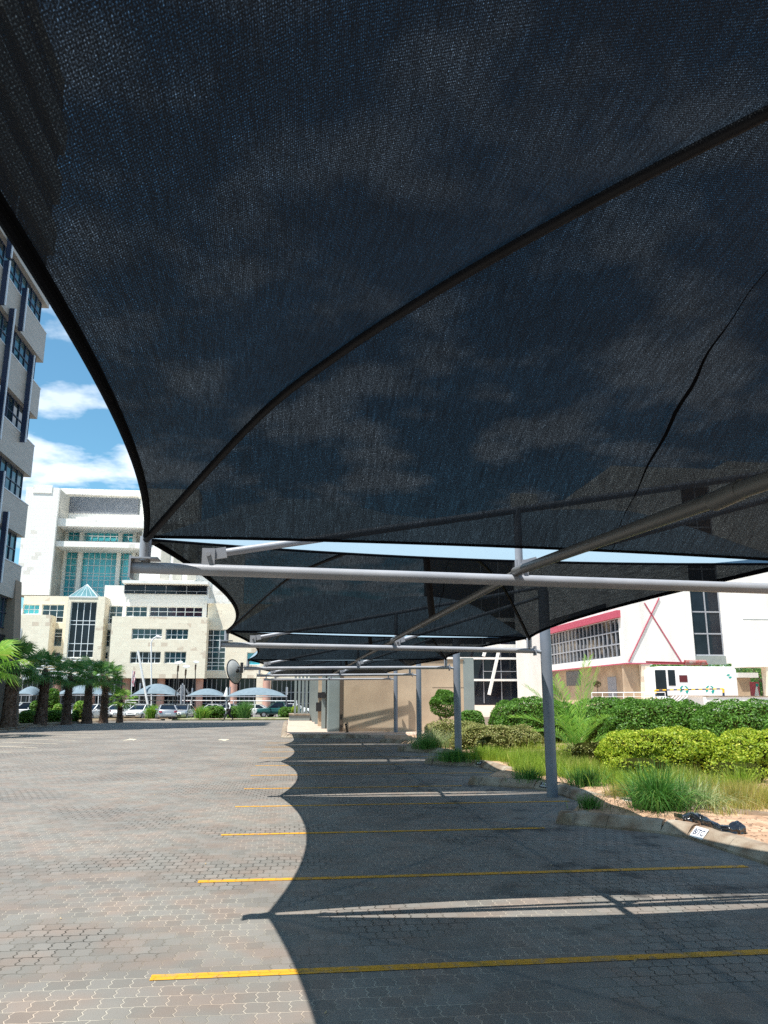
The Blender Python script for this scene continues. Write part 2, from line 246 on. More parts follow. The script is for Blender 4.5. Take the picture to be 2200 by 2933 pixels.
# ------------------------------------------------------------ mesh helpers
def tag(o, label=None, cat=None, group=None, kind=None):
    for k, v in (('label', label), ('category', cat), ('group', group), ('kind', kind)):
        if v: o[k] = v
    return o
def thing(name, label, cat, loc=(0, 0, 0), rz=0, group=None):
    o = bpy.data.objects.new(name, None); col.objects.link(o); o.location = loc; o.rotation_euler.z = rz; o.empty_display_size = .2
    return tag(o, label, cat, group)
class MB:
    def __init__(s): s.v = []; s.f = []; s.uv = None
    def box(s, x0, x1, y0, y1, z0, z1):
        n = len(s.v); s.v += [(x, y, z) for z in (z0, z1) for y in (y0, y1) for x in (x0, x1)]
        s.f += [tuple(n + i for i in q) for q in ((0, 2, 3, 1), (4, 5, 7, 6), (0, 1, 5, 4), (2, 6, 7, 3), (0, 4, 6, 2), (1, 3, 7, 5))]; return s
    def bar(s, a, b, w, h=None, up=(0, 0, 1)):
        a = Vector(a); b = Vector(b); h = h or w; d = (b - a).normalized(); u = Vector(up)
        if abs(d.dot(u)) > .98: u = Vector((0, 1, 0))
        r = d.cross(u).normalized() * w / 2; u = r.cross(d).normalized() * h / 2; n = len(s.v)
        s.v += [tuple(p + i * r + j * u) for p in (a, b) for i, j in ((-1, -1), (1, -1), (1, 1), (-1, 1))]
        s.f += [tuple(n + i for i in q) for q in ((0, 1, 2, 3), (7, 6, 5, 4), (0, 4, 5, 1), (1, 5, 6, 2), (2, 6, 7, 3), (3, 7, 4, 0))]; return s
    def tube(s, pts, r, seg=12, caps=True):
        pts = [Vector(p) for p in pts]; rs = r if isinstance(r, (list, tuple)) else [r] * len(pts); n0 = len(s.v); ref = None
        for i, p in enumerate(pts):
            d = (pts[min(i + 1, len(pts) - 1)] - pts[max(i - 1, 0)]).normalized()
            if ref is None: ref = Vector((0, 0, 1)) if abs(d.z) < .9 else Vector((1, 0, 0))
            a = d.cross(ref).normalized(); b = a.cross(d).normalized(); ref = b if abs(d.dot(b)) < .9 else ref
            for k in range(seg):
                t = 2 * math.pi * k / seg; s.v.append(tuple(p + rs[i] * (math.cos(t) * a + math.sin(t) * b)))
        for i in range(len(pts) - 1):
            for k in range(seg):
                k2 = (k + 1) % seg; s.f.append((n0 + i * seg + k, n0 + (i + 1) * seg + k, n0 + (i + 1) * seg + k2, n0 + i * seg + k2))
        if caps:
            s.f.append(tuple(n0 + k for k in range(seg))); s.f.append(tuple(n0 + (len(pts) - 1) * seg + k for k in reversed(range(seg))))
        return s
    def quad(s, a, b, c, d): n = len(s.v); s.v += [tuple(a), tuple(b), tuple(c), tuple(d)]; s.f.append((n, n + 1, n + 2, n + 3)); return s
    def tri(s, a, b, c): n = len(s.v); s.v += [tuple(a), tuple(b), tuple(c)]; s.f.append((n, n + 1, n + 2)); return s
    def prism(s, poly, z0, z1):
        n = len(s.v); k = len(poly); s.v += [(x, y, z0) for x, y in poly] + [(x, y, z1) for x, y in poly]
        s.f.append(tuple(n + i for i in reversed(range(k)))); s.f.append(tuple(n + k + i for i in range(k)))
        s.f += [(n + i, n + (i + 1) % k, n + k + (i + 1) % k, n + k + i) for i in range(k)]; return s
    def build(s, name, mat, parent=None, smooth=False, bevel=0, base=(0, 0, 0)):
        me = bpy.data.meshes.new(name)
        vs = [(v[0] - base[0], v[1] - base[1], v[2] - base[2]) for v in s.v]
        me.from_pydata(vs, [], s.f); me.update()
        if smooth: me.polygons.foreach_set('use_smooth', [True] * len(me.polygons))
        me.materials.append(mat)
        o = bpy.data.objects.new(name, me); col.objects.link(o)
        if parent: o.parent = parent
        else: o.location = base
        if bevel:
            md = o.modifiers.new('bevel', 'BEVEL'); md.width = bevel; md.segments = 2; md.limit_method = 'ANGLE'
        if smooth and not bevel:
            md = o.modifiers.new('edges', 'EDGE_SPLIT'); md.split_angle = R(40)
        return o
def copy_tree(o, parent=None):
    c = o.copy(); col.objects.link(c); c.parent = parent
    for ch in list(o.children): copy_tree(ch, c)
    return c
def quads_mesh(name, V, F, mat, parent=None, smooth=False, loc=None):
    me = bpy.data.meshes.new(name); nv, nf = len(V), len(F); k = F.shape[1]
    me.vertices.add(nv); me.vertices.foreach_set('co', V.astype(np.float32).ravel())
    me.loops.add(nf * k); me.loops.foreach_set('vertex_index', F.astype(np.int32).ravel())
    me.polygons.add(nf); me.polygons.foreach_set('loop_start', np.arange(0, nf * k, k, dtype=np.int32))
    me.update(calc_edges=True); me.validate()
    me.materials.append(mat); o = bpy.data.objects.new(name, me); col.objects.link(o); o.parent = parent
    if loc is not None: o.location = loc
    return o
def leaves(centers, normals, size, aspect=.5, jitter=.9, n=None):
    """small bent leaf quads at the given points"""
    n = len(centers); nr = normals + rng.normal(0, jitter, (n, 3)); nr /= np.linalg.norm(nr, axis=1)[:, None] + 1e-9
    t = rng.normal(0, 1, (n, 3)); t -= (t * nr).sum(1)[:, None] * nr; t /= np.linalg.norm(t, axis=1)[:, None] + 1e-9
    b = np.cross(nr, t); sz = size * rng.uniform(.65, 1.3, n)[:, None]
    a = centers - t * sz * .5; c = centers + t * sz * .5 - nr * sz * .1; l = centers + b * sz * aspect * .5; r = centers - b * sz * aspect * .5
    V = np.stack([a, l, c, r], 1).reshape(-1, 3); F = np.arange(4 * n).reshape(-1, 4)
    return V, F
# ------------------------------------------------------------ ground
def strip(name, mat, x0, x1, ys, dz=0, **k):
    m = MB()
    for a, b in zip(ys[:-1], ys[1:]): m.quad((x0, a, zg(a) + dz), (x1, a, zg(a) + dz), (x1, b, zg(b) + dz), (x0, b, zg(b) + dz))
    return tag(m.build(name, mat), kind='structure')
strip('terrain', M('dry_earth', (.3, .24, .18), .95, 0, (.2, .17, .12), .1), -2500, 2500, [-2500, 55, 88, 3500], -.06)
strip('parking_paving', m_pave, -90, 90, [-20, 55, 88, 150])
# painted bay lines
def line(a, b, w, mat=None, name='bay_line'):
    a = Vector(a); b = Vector(b); d = (b - a).normalized(); n = Vector((-d.y, d.x, 0)) * w / 2; m = MB(); k = 6
    for i in range(k):
        p = a.lerp(b, i / k); q = a.lerp(b, (i + 1) / k); c = []
        for v, sgn in ((p, -1), (q, -1), (q, 1), (p, 1)):
            u = v + n * sgn; c.append((u.x, u.y, zg(u.y) + .004))
        m.quad(*c)
    return tag(m.build(name, mat or m_line), kind='structure')
LY = [2.93, 5.60, 8.27, 10.92, 13.62, 16.2, 18.9, 21.55, 24.2, 26.85, 29.5, 32.1]
for i, y in enumerate(LY):
    odd = i % 2
    tipx = 3.45 if odd else 4.75
    line((-.81, y, 0), (tipx if y > 6 else 5.0, y + .06, 0), .105)
for k, (xl, yl, xr, yr) in enumerate([(0, 2155, 33, 2155), (0, 2138, 105, 2142), (5, 2126, 166, 2131), (20, 2117, 219, 2121), (50, 2108, 264, 2113), (110, 2102, 302, 2106), (150, 2096, 335, 2100)]):
    a, b = G(xl, yl), G(xr, yr)
    if xl == 0: a = a + (a - b) * 1.2
    line(a, b, .12, m_line2)
for k, (xl, xr, y) in enumerate([(565, 590, 2083), (700, 725, 2082.5)]): line(G(xl, y), G(xr, y), .3, m_line2, 'road_dash')
def arrow(pts, name='road_arrow'):
    m = MB(); q = [G(*p) for p in pts]; n = len(m.v); m.v += [(v.x, v.y, zg(v.y) + .004) for v in q]; m.f.append(tuple(range(len(q))))
    return tag(m.build(name, m_line2), kind='structure')
arrow([(348, 2122), (372, 2117), (368, 2115.5), (393, 2117.5), (382, 2121), (378, 2119.5)])
arrow([(624, 2120), (630, 2117.2), (658, 2117.4), (648, 2121.5), (640, 2122.5), (636, 2120.6)])
# ------------------------------------------------------------ kerbs and planting bed
def kerb(poly, name='kerb', hgt=.15, base=.26, top=.13, sl=.92, side=1, mat=None):
    """battered kerb stones along the line; the sloped face is on the line's right-hand side times side"""
    m = MB()
    for a, b in zip(poly[:-1], poly[1:]):
        a = Vector((a[0], a[1], 0)); b = Vector((b[0], b[1], 0)); Ln = (b - a).length; d = (b - a) / Ln; n = Vector((-d.y, d.x, 0)) * side
        k = max(1, round(Ln / sl))
        for i in range(k):
            p = a + d * (Ln * i / k + (.004 if i else 0)); q = a + d * (Ln * (i + 1) / k - (.004 if i < k - 1 else 0)); j = random.uniform(-.004, .004)
            n0 = len(m.v)
            for w in (p, q):
                z = zg(w.y)
                for off, h in ((0, -.05), (0, .03), (base - top - .02, hgt - .015 + j), (base - top + .02, hgt + j), (base, hgt + j), (base, -.05)):
                    v = w + n * off; m.v.append((v.x, v.y, z + h))
            m.f += [(n0 + c, n0 + c + 1, n0 + 7 + c, n0 + 6 + c) for c in range(5)] + [tuple(n0 + c for c in reversed(range(6))), tuple(n0 + 6 + c for c in range(6))]
    return tag(m.build(name, mat or m_kerb), kind='structure')
TIPS = [11.35 - 5.2 * 1, 11.35, 16.5, 21.7, 26.8, 31.9]
TIPX = [3.75, 3.73, 3.63, 3.6, 3.55, 3.55]
bed = []
for i, (ty, tx) in enumerate(zip(TIPS, TIPX)):
    e1 = (tx + 1.06, ty - .97); e2 = (tx + 1.22, ty - 1.35); e3 = (tx + 1.27, ty - 3.1); e4 = (tx + 2.0, ty - 4.4); e5 = (tx + 2.9, ty - 5.7)
    pts = [(tx, ty), e1, e2, e3, e4] + ([] if i == 0 else [e5])
    if i == 0: pts = [(tx, ty), e1, e2, e3, (tx + 1.3, -6)]
    kerb(pts, side=1)
    kerb([(tx + .35, ty + .30), (tx, ty)], side=1)       # end return of the tooth
    bed.append(((tx, ty), e1, e2, e3, e4))
bp_ = MB(); edge = []
for i in range(len(bed) - 1, -1, -1):
    tip, e1, e2, e3, e4 = bed[i]; o = .14
    edge += [(tip[0] + .16, tip[1] - .02), (e1[0] + .1, e1[1] + .12), (e2[0] + .15, e2[1]), (e3[0] + .16, e3[1]), (e4[0] + .1, e4[1] + .12)]
# bed surface as a dense bumpy grid east of that edge
def inside_bed(x, y):
    for i in range(len(bed)):
        tip, e1, e2, e3, e4 = bed[i]
        if e4[1] - .75 < y <= tip[1]:
            pass
    ex = 1e9
    # piecewise edge x as a function of y
    for i in range(len(bed)):
        tip, e1, e2, e3, e4 = bed[i]
        up = tip[1]; dn = bed[i - 1][0][1] if i else -9
        if dn < y <= up:
            P_ = [(tip[0], tip[1]), e1, e2, e3, ((bed[i - 1][0][0], dn) if i else (e3[0], -9))]
            for a, b in zip(P_[:-1], P_[1:]):
                if b[1] <= y <= a[1]: ex = a[0] + (b[0] - a[0]) * (a[1] - y) / max(a[1] - b[1], 1e-6)
    if y > bed[-1][0][1]: ex = 3.6 + (y - bed[-1][0][1]) * .12
    return ex
ys = np.arange(-8, 39, .1); m = MB(); NX = 46
from mathutils import noise as mn
for y in ys:
    ex = inside_bed(0, y) + .15
    for j in range(NX):
        f = (j / (NX - 1)); x = ex + (15.5 - ex) * f ** 1.7
        z = zg(y) + .115 + .05 * mn.noise(Vector((x * 1.3, y * 1.3, 0))) + .012 * mn.noise(Vector((x * 9, y * 9, 3))) + min(.3, max(0, x - 7) * .04)
        if j == 0: z = zg(y) + .09
        m.v.append((x, y, z))
for i in range(len(ys) - 1):
    for j in range(NX - 1): m.f.append((i * NX + j, i * NX + j + 1, (i + 1) * NX + j + 1, (i + 1) * NX + j))
tag(m.build('planting_bed_soil', m_soil, smooth=True), kind='structure')
m = MB()
for _ in range(900):
    y = rng.uniform(7, 14); x = inside_bed(0, y) + .25 + abs(rng.normal(0, 1.5)); s_ = rng.uniform(.004, .014)
    zc = zg(y) + .12 + .05 * mn.noise(Vector((x * 1.3, y * 1.3, 0))); m.box(x - s_, x + s_, y - s_ * .8, y + s_ * .8, zc - s_, zc + s_ * .6)
tag(m.build('soil_gravel', M('pale_gravel', (.45, .33, .24), .9, 0, (.3, .2, .14), 8)), 'loose gravel and clods on the reddish soil behind the near kerb', 'gravel', kind='stuff')
# raised tan apron by the wall
ap = MB(); A0 = G(790, 2112)
ap.prism([(-.1, 36.2), (3.75, 35.6), (9.0, 35.4), (9.0, 38.9), (2.5, 62), (0.0, 62)], -.5, .13)
tag(ap.build('paved_apron', m_brick), kind='structure')
kerb([(-.35, 60), (-.32, 36.4), (-.1, 35.95), (3.4, 35.3)], side=1, hgt=.16, sl=1)
# ------------------------------------------------------------ carport
FY = [-1.7, 6.3, 14.3, 22.3, 30.3, 38.3]
XL = [-1.24, -1.24, -1.21, -1.23, -1.20, -1.18]; XR = [4.4, 4.45, 4.45, 4.45, 4.62, 4.78]
ZL = [2.66, 2.69, 2.61, 2.48, 2.50, 2.53]; ZR = [2.58, 2.60, 2.54, 2.53, 2.56, 2.58]
XP = [4.62, 4.66, 4.66, 4.66, 4.86, 5.03]; RB = .046
fl = ['half hidden above the photographer', 'nearest carport frame, its long beam cut off by the right border of the photo', 'second carport frame, its fat grey pole standing at the kerb corner with stencilled signs',
      'third carport frame, its pole rising from dark grass', 'fourth carport frame, its pole behind the pale spiky plants', 'farthest carport frame, its pole close to the beige wall']
for i, Y in enumerate(FY):
    if i == 0: lab = 'carport frame just behind the viewpoint, carrying the near edge of the big canopy'
    else: lab = fl[i]
    t = thing('carport_frame', lab, 'steel frame', (XP[i], Y, zg(Y)), group='carport frames along the parking row')
    B = (XP[i], Y, zg(Y)); up = 1.0
    bz = lambda x: ZL[i] + (ZR[i] - ZL[i]) * (x - XL[i]) / (XR[i] - XL[i])
    MB().tube([(XL[i], Y, ZL[i]), (XR[i], Y, ZR[i])], RB, 20).build('beam', m_tube, t, True, base=B)
    top = 3.72 + zg(Y) * .6
    pole_r = .099
    MB().tube([(XP[i], Y - .0, zg(Y) - .3), (XP[i], Y, top - .1), (XP[i], Y, top)], [pole_r, pole_r, pole_r * .7], 28).build('pole', m_pole, t, True, base=B)
    MB().tube([(XR[i] - .01, Y, ZR[i]), (XP[i] - .1, Y, ZR[i] - .02)], .035, 10).box(XR[i] - .006, XR[i] + .012, Y - .085, Y + .085, ZR[i] - .085, ZR[i] + .085).build('bracket', m_tube, t, base=B)
    xs = -.66
    for (xa, nm) in ((xs, 'upper'), (XL[i] + 3.12, 'lower')):
        za = bz(xa) + .12; a = Vector((xa, Y, za)); b = Vector((XP[i] - .1, Y, top - (.02 if nm == 'upper' else .2)))
        d = (b - a).normalized()
        s_ = MB().tube([a + d * .14, b], .031, 12).build('stay', m_tube, t, True, base=B)
        c = MB(); c.bar(a - Vector((.0, .02, .10)), a + Vector((0, -.02, .05)), .10, .012); c.bar(a + Vector((0, .02, -.10)), a + Vector((0, .02, .05)), .10, .012)
        c.bar(a + d * .02, a + d * .14, .028, .085); c.tube([a + Vector((.0, -.05, 0)), a + Vector((0, .05, 0))], .019, 8)
        c.build('clevis', m_tube, s_, base=B)
    xk = XL[i] + 3.12; zt = bz(xs) + .12 + (top - .02 - bz(xs) - .12) * (xk - xs) / (XP[i] - .1 - xs)
    MB().tube([(xk - .02, Y, bz(xk) + .05), (xk - .02, Y, zt)], .032, 14).build('king_post', m_tube, t, True, base=B)
    e = MB(); x0 = XL[i]
    e.box(x0 - .012, x0, Y - .08, Y + .08, ZL[i] - .085, ZL[i] + .085); e.bar((x0, Y, ZL[i] + .066), (x0 + .2, Y, ZL[i] + .066), .17, .012)
    e.build('end_plate', m_tube, t, base=B)
    for xe in (x0 + .09, XR[i] - .1):
        for s2 in (-.045, .045):
            MB().tube([(xe, Y + s2, bz(xe) + .05), (xe, Y + s2 * 1.1, bz(xe) + .24)], .036, 14).build('corner_stub', m_tube, t, True, base=B)
# rib profile (share of the way from corner to apex, share of the rise)
RP = [(0, 0), (.12, .27), (.24, .53), (.34, .72), (.52, .875), (.66, .95), (.78, .985), (.87, 1), (1, 1)]
def rz_(t):
    for (a, b), (c, d) in zip(RP[:-1], RP[1:]):
        if t <= c: f = (t - a) / (c - a); f = f if True else f; return b + (d - b) * f
    return 1
_rt = np.linspace(0, 1, 33); _rv = np.array([rz_(x) for x in _rt]); 
for _ in range(3): _rv[1:-1] = (_rv[:-2] + 2 * _rv[1:-1] + _rv[2:]) / 4
rz = lambda t: float(np.interp(t, _rt, _rv))
SEAMX = (2.36, 2.53)
def canopy(i, lab):
    Ya, Yb = FY[i], FY[i + 1]; g = .05
    xl0, xl1, xr0, xr1 = XL[i] + .09, XL[i + 1] + .09, XR[i] - .1, XR[i + 1] - .1
    za, zb, zc, zd = ZL[i] + .235, ZL[i + 1] + .235, ZR[i] + .235, ZR[i + 1] + .235
    C = [Vector((xl0, Ya + g, za)), Vector((xl1, Yb - g, zb)), Vector((xr1, Yb - g, zd)), Vector((xr0, Ya + g, zc))]
    ym = (Ya + Yb) / 2; A = Vector((1.84, ym, 3.91))
    t = thing('shade_canopy', lab, 'canopy', (A.x, ym, zg(ym)), group='shade net canopies of the carport')
    base = (A.x, ym, zg(ym))
    rib = lambda k, s: Vector((C[k].x + (A.x - C[k].x) * s, C[k].y + (A.y - C[k].y) * s, C[k].z + (A.z - C[k].z) * rz(s)))
    me = bpy.data.meshes.new('net'); V = []; F = []; UV = []
    NU, NT = (44, 44) if i < 2 else (24, 24)
    def surf(k, u, s):
        k2 = (k + 1) % 4; a, b = rib(k, s), rib(k2, s); e = (C[k2] - C[k]); Ln = e.length
        p = a.lerp(b, u); mid = (C[k] + C[k2]) / 2; inw = Vector((A.x - mid.x, A.y - mid.y, 0)).normalized()
        bow = (.40 if k in (0, 2) else .27); q = 4 * u * (1 - u)
        p = p + inw * bow * q * (1 - s) ** 1.5
        p.z -= .16 * q * s * (1 - s) * 4 * (.8) + (.02 * q * (1 - s))
        return p
    for k in range(4):
        n0 = len(V); e = (C[(k + 1) % 4] - C[k]); Ln = e.length; hgt = (A - (C[k] + C[(k + 1) % 4]) / 2).length
        for b in range(NT + 1):
            for a in range(NU + 1):
                V.append(surf(k, a / NU, b / NT) - Vector(base)); UV.append(((a / NU - .5) * Ln * (1 - b / NT * .0) + k * 13.7, b / NT * hgt + k * 7.1))
        for b in range(NT):
            for a in range(NU):
                F.append((n0 + b * (NU + 1) + a, n0 + b * (NU + 1) + a + 1, n0 + (b + 1) * (NU + 1) + a + 1, n0 + (b + 1) * (NU + 1) + a))
    # knit runs straight up the slope: use true offsets along the eave for u
    V2 = V
    me.from_pydata([tuple(v) for v in V2], [], F)
    uvl = me.uv_layers.new(name='UVMap'); d_ = []
    for f in F:
        for v in f:
            k = v // ((NU + 1) * (NT + 1)); e = (C[(k + 1) % 4] - C[k]).normalized(); w = V2[v] + Vector(base) - C[k]
            d_ += [w.dot(e) + k * 13.7, UV[v][1]] if k in (1, 3) else [UV[v][1], w.dot(e) + k * 13.7]
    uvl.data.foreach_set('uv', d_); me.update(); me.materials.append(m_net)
    # make the outside face up
    bm = bmesh.new(); bm.from_mesh(me); bmesh.ops.remove_doubles(bm, verts=bm.verts, dist=.0005)
    bm.normal_update()
    if sum(f.normal.z for f in bm.faces) < 0: bmesh.ops.reverse_faces(bm, faces=bm.faces)
    for f in bm.faces: f.smooth = True
    bm.to_mesh(me); bm.free()
    o = bpy.data.objects.new('net', me); col.objects.link(o); o.parent = t
    h = MB()
    for k in range(4): h.tube([surf(k, a / 40, 0) for a in range(41)], .011 if k in (1, 3) else .018, 8)
    h.build('hem', m_hem, t, True, base=base)
    h = MB()   # folded hem band inside the edge cable
    for k in range(4):
        for a in range(40):
            d = Vector((0, 0, -.006)); h.quad(surf(k, a / 40, 0) + d, surf(k, (a + 1) / 40, 0) + d, surf(k, (a + 1) / 40, .007 if k in (1, 3) else .011) + d, surf(k, a / 40, .007 if k in (1, 3) else .011) + d)
    h.build('hem_band', m_hem, t, base=base)
    for k in range(4):
        MB().tube([rib(k, s / 30) - Vector((0, 0, .035)) for s in range(31)], .027, 12).build('rib', m_rib, t, True, base=base)
    zp = lambda y: (2.62 + zg(y) * .55) - (.0 if y > 5 else (5 - y) * .062)
    pl = MB(); pl.tube([(1.86, Ya + .02, zp(Ya) + .09), (1.82, Yb - .02, zp(Yb) + .09)], .037, 16); pl.tube([(1.84, ym + .68, zp(ym) + .09), (1.84, ym + .9, zp(ym) + .09)], .043, 16)
    pl.build('purlin', M('brown_grey_steel', (.085, .083, .08), .45) if i == 0 else bpy.data.materials['brown_grey_steel'], t, True, base=base)
    MB().tube([(1.84, ym, zp(ym) + .1), (1.74, ym, A.z - .03)], .045, 14).build('apex_post', m_rib, t, True, base=base)
    # sagging seam from the apex to the far edge
    sm = MB(); pr = None; kk = 1
    # drawn from the upper part of the far panel down to its eave, a little right of the middle
    for s in range(0, 41):
        q = s / 40; tt = (1 - q) * .72; lx = SEAMX[0] + (SEAMX[1] - SEAMX[0]) * q
        ra, rb_ = rib(1, tt), rib(2, tt); u = (lx - ra.x) / (rb_.x - ra.x)
        p = surf(kk, u, tt) - Vector((.02 * math.sin(q * 9) + .008 * math.sin(q * 31), 0, .012 + .02 * math.sin(q * math.pi) ** 2)); w = .003 + (.012 if i == 0 else .005) * max(0, math.sin(q * math.pi * 1.1)) ** 3
        if pr: sm.quad(pr[0] - Vector((pr[1], 0, 0)), p - Vector((w, 0, 0)), p + Vector((w, 0, 0)), pr[0] + Vector((pr[1], 0, 0)))
        pr = (p, w)
    sm.build('seam', m_hem, t, base=base)
cl = ['huge dark shade net canopy right overhead, filling the top of the picture', 'second shade net canopy, beyond the nearest horizontal beam', 'third shade net canopy, small scalloped edge left of the far beams',
      'fourth shade net canopy, thin dark band near the round mirror', 'farthest shade net canopy, just before the beige wall']
for i in range(5): canopy(i, cl[i])
# ------------------------------------------------------------ convex mirror on the third frame
t = thing('convex_mirror', 'round convex traffic mirror seen from behind, left of the third beam end', 'mirror', (-1.66, 22.3, 2.2))
b0 = (-1.66, 22.3, 2.2); ctr = P(671, 1924, 22.25); nrm = Vector((.83, -.5, .22)).normalized(); rot = nrm.to_track_quat('Z', 'Y').to_matrix()
m = MB(); sg = 36; rings = [(0, .085), (.1, .082), (.2, .065), (.29, .03), (.325, 0)]
for r_, zz in rings:
    for k in range(sg): a = 2 * math.pi * k / sg; m.v.append(tuple(ctr + rot @ Vector((r_ * math.cos(a), r_ * math.sin(a), zz))))
for i in range(len(rings) - 1):
    for k in range(sg): m.f.append((i * sg + k, (i + 1) * sg + k, (i + 1) * sg + (k + 1) % sg, i * sg + (k + 1) % sg))
m.build('dish', M('aged_white_plastic', (.42, .42, .40), .5, 0, (.34, .335, .32), 5), t, True, base=b0)
MB().tube([ctr + rot @ Vector((.33 * math.cos(2 * math.pi * k / 36), .33 * math.sin(2 * math.pi * k / 36), 0)) for k in range(37)], .014, 8).build('rim', m_dark, t, True, base=b0)
arm = MB(); c2 = ctr + rot @ Vector((0, 0, .13)); arm.tube([ctr + rot @ Vector((0, 0, .06)), c2], .05, 10); arm.tube([c2, (-1.45, 22.3, 2.52), (-1.2, 22.3, 2.50)], .016, 8)
arm.bar((-1.3, 22.3, 2.36), (-1.3, 22.3, 2.64), .08, .02); arm.build('arm', m_dark, t, base=b0)
# ------------------------------------------------------------ kerb sign plates
def fontmesh(txt, size, mat, name, parent, mtx):
    c = bpy.data.curves.new(name, 'FONT'); c.body = txt; c.size = size; c.align_x = 'CENTER'; c.align_y = 'CENTER'; c.extrude = .0008; c.resolution_u = 3; c.offset = size * .018
    o = bpy.data.objects.new('tmp', c); col.objects.link(o); dg = bpy.context.evaluated_depsgraph_get(); me = bpy.data.meshes.new_from_object(o.evaluated_get(dg)); bpy.data.objects.remove(o)
    me.materials.clear(); me.materials.append(mat); o = bpy.data.objects.new(name, me); col.objects.link(o); o.parent = parent; o.matrix_local = mtx; return o
def plate(p, d, w, h, txts, dark, lab, size):
    """plate on the sloping kerb face; p = centre, d = direction to its right as seen"""
    d = Vector(d).normalized(); n = Vector((d.y, -d.x, 0)).normalized()         # towards the lot
    nn_ = (n * .74 + Vector((0, 0, .67))).normalized(); u = nn_.cross(d).normalized()
    mt = Matrix((( d.x, u.x, nn_.x, p[0]), (d.y, u.y, nn_.y, p[1]), (d.z, u.z, nn_.z, p[2]), (0, 0, 0, 1)))
    t = thing('kerb_sign', lab, 'sign', group=None); t.matrix_world = mt
    MB().box(-w / 2, w / 2, -h / 2, h / 2, -.002, .004).build('plate', m_dark if dark else m_whitep, t)
    for k, tx in enumerate(txts):
        yy = (len(txts) - 1) * .5 * size * 1.05 - k * size * 1.05
        fontmesh(tx, size, m_whitep if dark else m_navy, 'lettering', t, Matrix.Translation((0, yy, .0052)))
    if not dark: MB().box(w / 2 - .022, w / 2 - .012, -h / 2 + .012, -h / 2 + .022, .004, .0055).build('screw', m_tube, t)
def on_kerb(i, f, f2=.5, seg=1):
    tx, ty = TIPX[i], TIPS[i]; e = [(tx, ty), (tx + 1.06, ty - .97), (tx + 1.22, ty - 1.35), (tx + 1.27, ty - 3.1), (tx + 2.0, ty - 4.4), (tx + 2.9, ty - 5.7)]
    a, b = Vector((*e[seg], 0)), Vector((*e[seg + 1], 0)); d = (b - a).normalized(); n = Vector((-d.y, d.x, 0)); p = a.lerp(b, f) + n * .062
    p.z = zg(p.y) + .092 ; n2 = Vector((d.y, -d.x, 0)); p += (n2 * .74 + Vector((0, 0, .67))) * .006
    return p, d
p, d = on_kerb(1, .12, seg=2); plate(p, d, .29, .15, ['BITC'], False, 'white kerb plate with the dark letters BITC, below the black plastic bag', .115)
p, d = on_kerb(2, .62, seg=1); plate(p, d, .22, .12, ['EZRAS', 'BOARD'], True, 'black kerb plate with white letters, partly behind the second pole', .05)
p, d = on_kerb(2, .55, seg=3); plate(p, d, .24, .12, ['EZRAS'], True, 'black kerb plate beside the small dark grass tuft', .07)
p, d = on_kerb(3, .62, seg=1); plate(p, d, .22, .12, ['BITC'], True, 'black kerb plate on the third kerb tooth, beside the long grass', .07)
# ------------------------------------------------------------ black plastic bag
t = thing('plastic_bag', 'crumpled shiny black plastic bag lying on the soil behind the near kerb', 'bag', (5.5, 10.1, .15))
def gz(x, y, z=.17): r = ray(x, y); k = (z - EYE) / r[2]; return r[0] * k, r[1] * k
bagp = [(1926, 2352, .09, .03), (1950, 2362, .13, .05), (1975, 2364, .17, .11), (2000, 2372, .16, .10), (2030, 2382, .14, .075), (2058, 2392, .12, .05), (2085, 2396, .12, .07), (2110, 2393, .15, .10), (2131, 2394, .05, .05)]
spine = [(*gz(x + 5, y - 20), .18, w, h_) for x, y, w, h_ in bagp]
nU, nV = 110, 44; V = []; F = []
for i in range(nU):
    q = i / (nU - 1) * (len(spine) - 1); a = int(min(q, len(spine) - 2)); f = q - a; f = f * f * (3 - 2 * f); s_ = [spine[a][k] * (1 - f) + spine[a + 1][k] * f for k in range(5)]
    for j in range(nV):
        th = 2 * math.pi * j / nV; w_ = Vector((i * .085, math.cos(th) * 1.3, math.sin(th) * 1.3)); k = 1 + .35 * mn.noise(w_) - .38 * abs(mn.noise(w_ * 1.7 + Vector((3, 1, 0)))) - .1 * abs(mn.noise(w_ * 4))
        V.append((s_[0] + math.cos(th) * s_[3] * .5 * k * .7, s_[1] + math.cos(th) * s_[3] * .8 * k, max(.11, s_[2] - .02 + math.sin(th) * s_[4] * k)))
for i in range(nU - 1):
    for j in range(nV): F.append((i * nV + j, (i + 1) * nV + j, (i + 1) * nV + (j + 1) % nV, i * nV + (j + 1) % nV))
mb = MB(); mb.v = V; mb.f = F; o_b = mb.build('film', m_black, t, True, base=(5.5, 10.1, .15)); o_b.modifiers.clear()
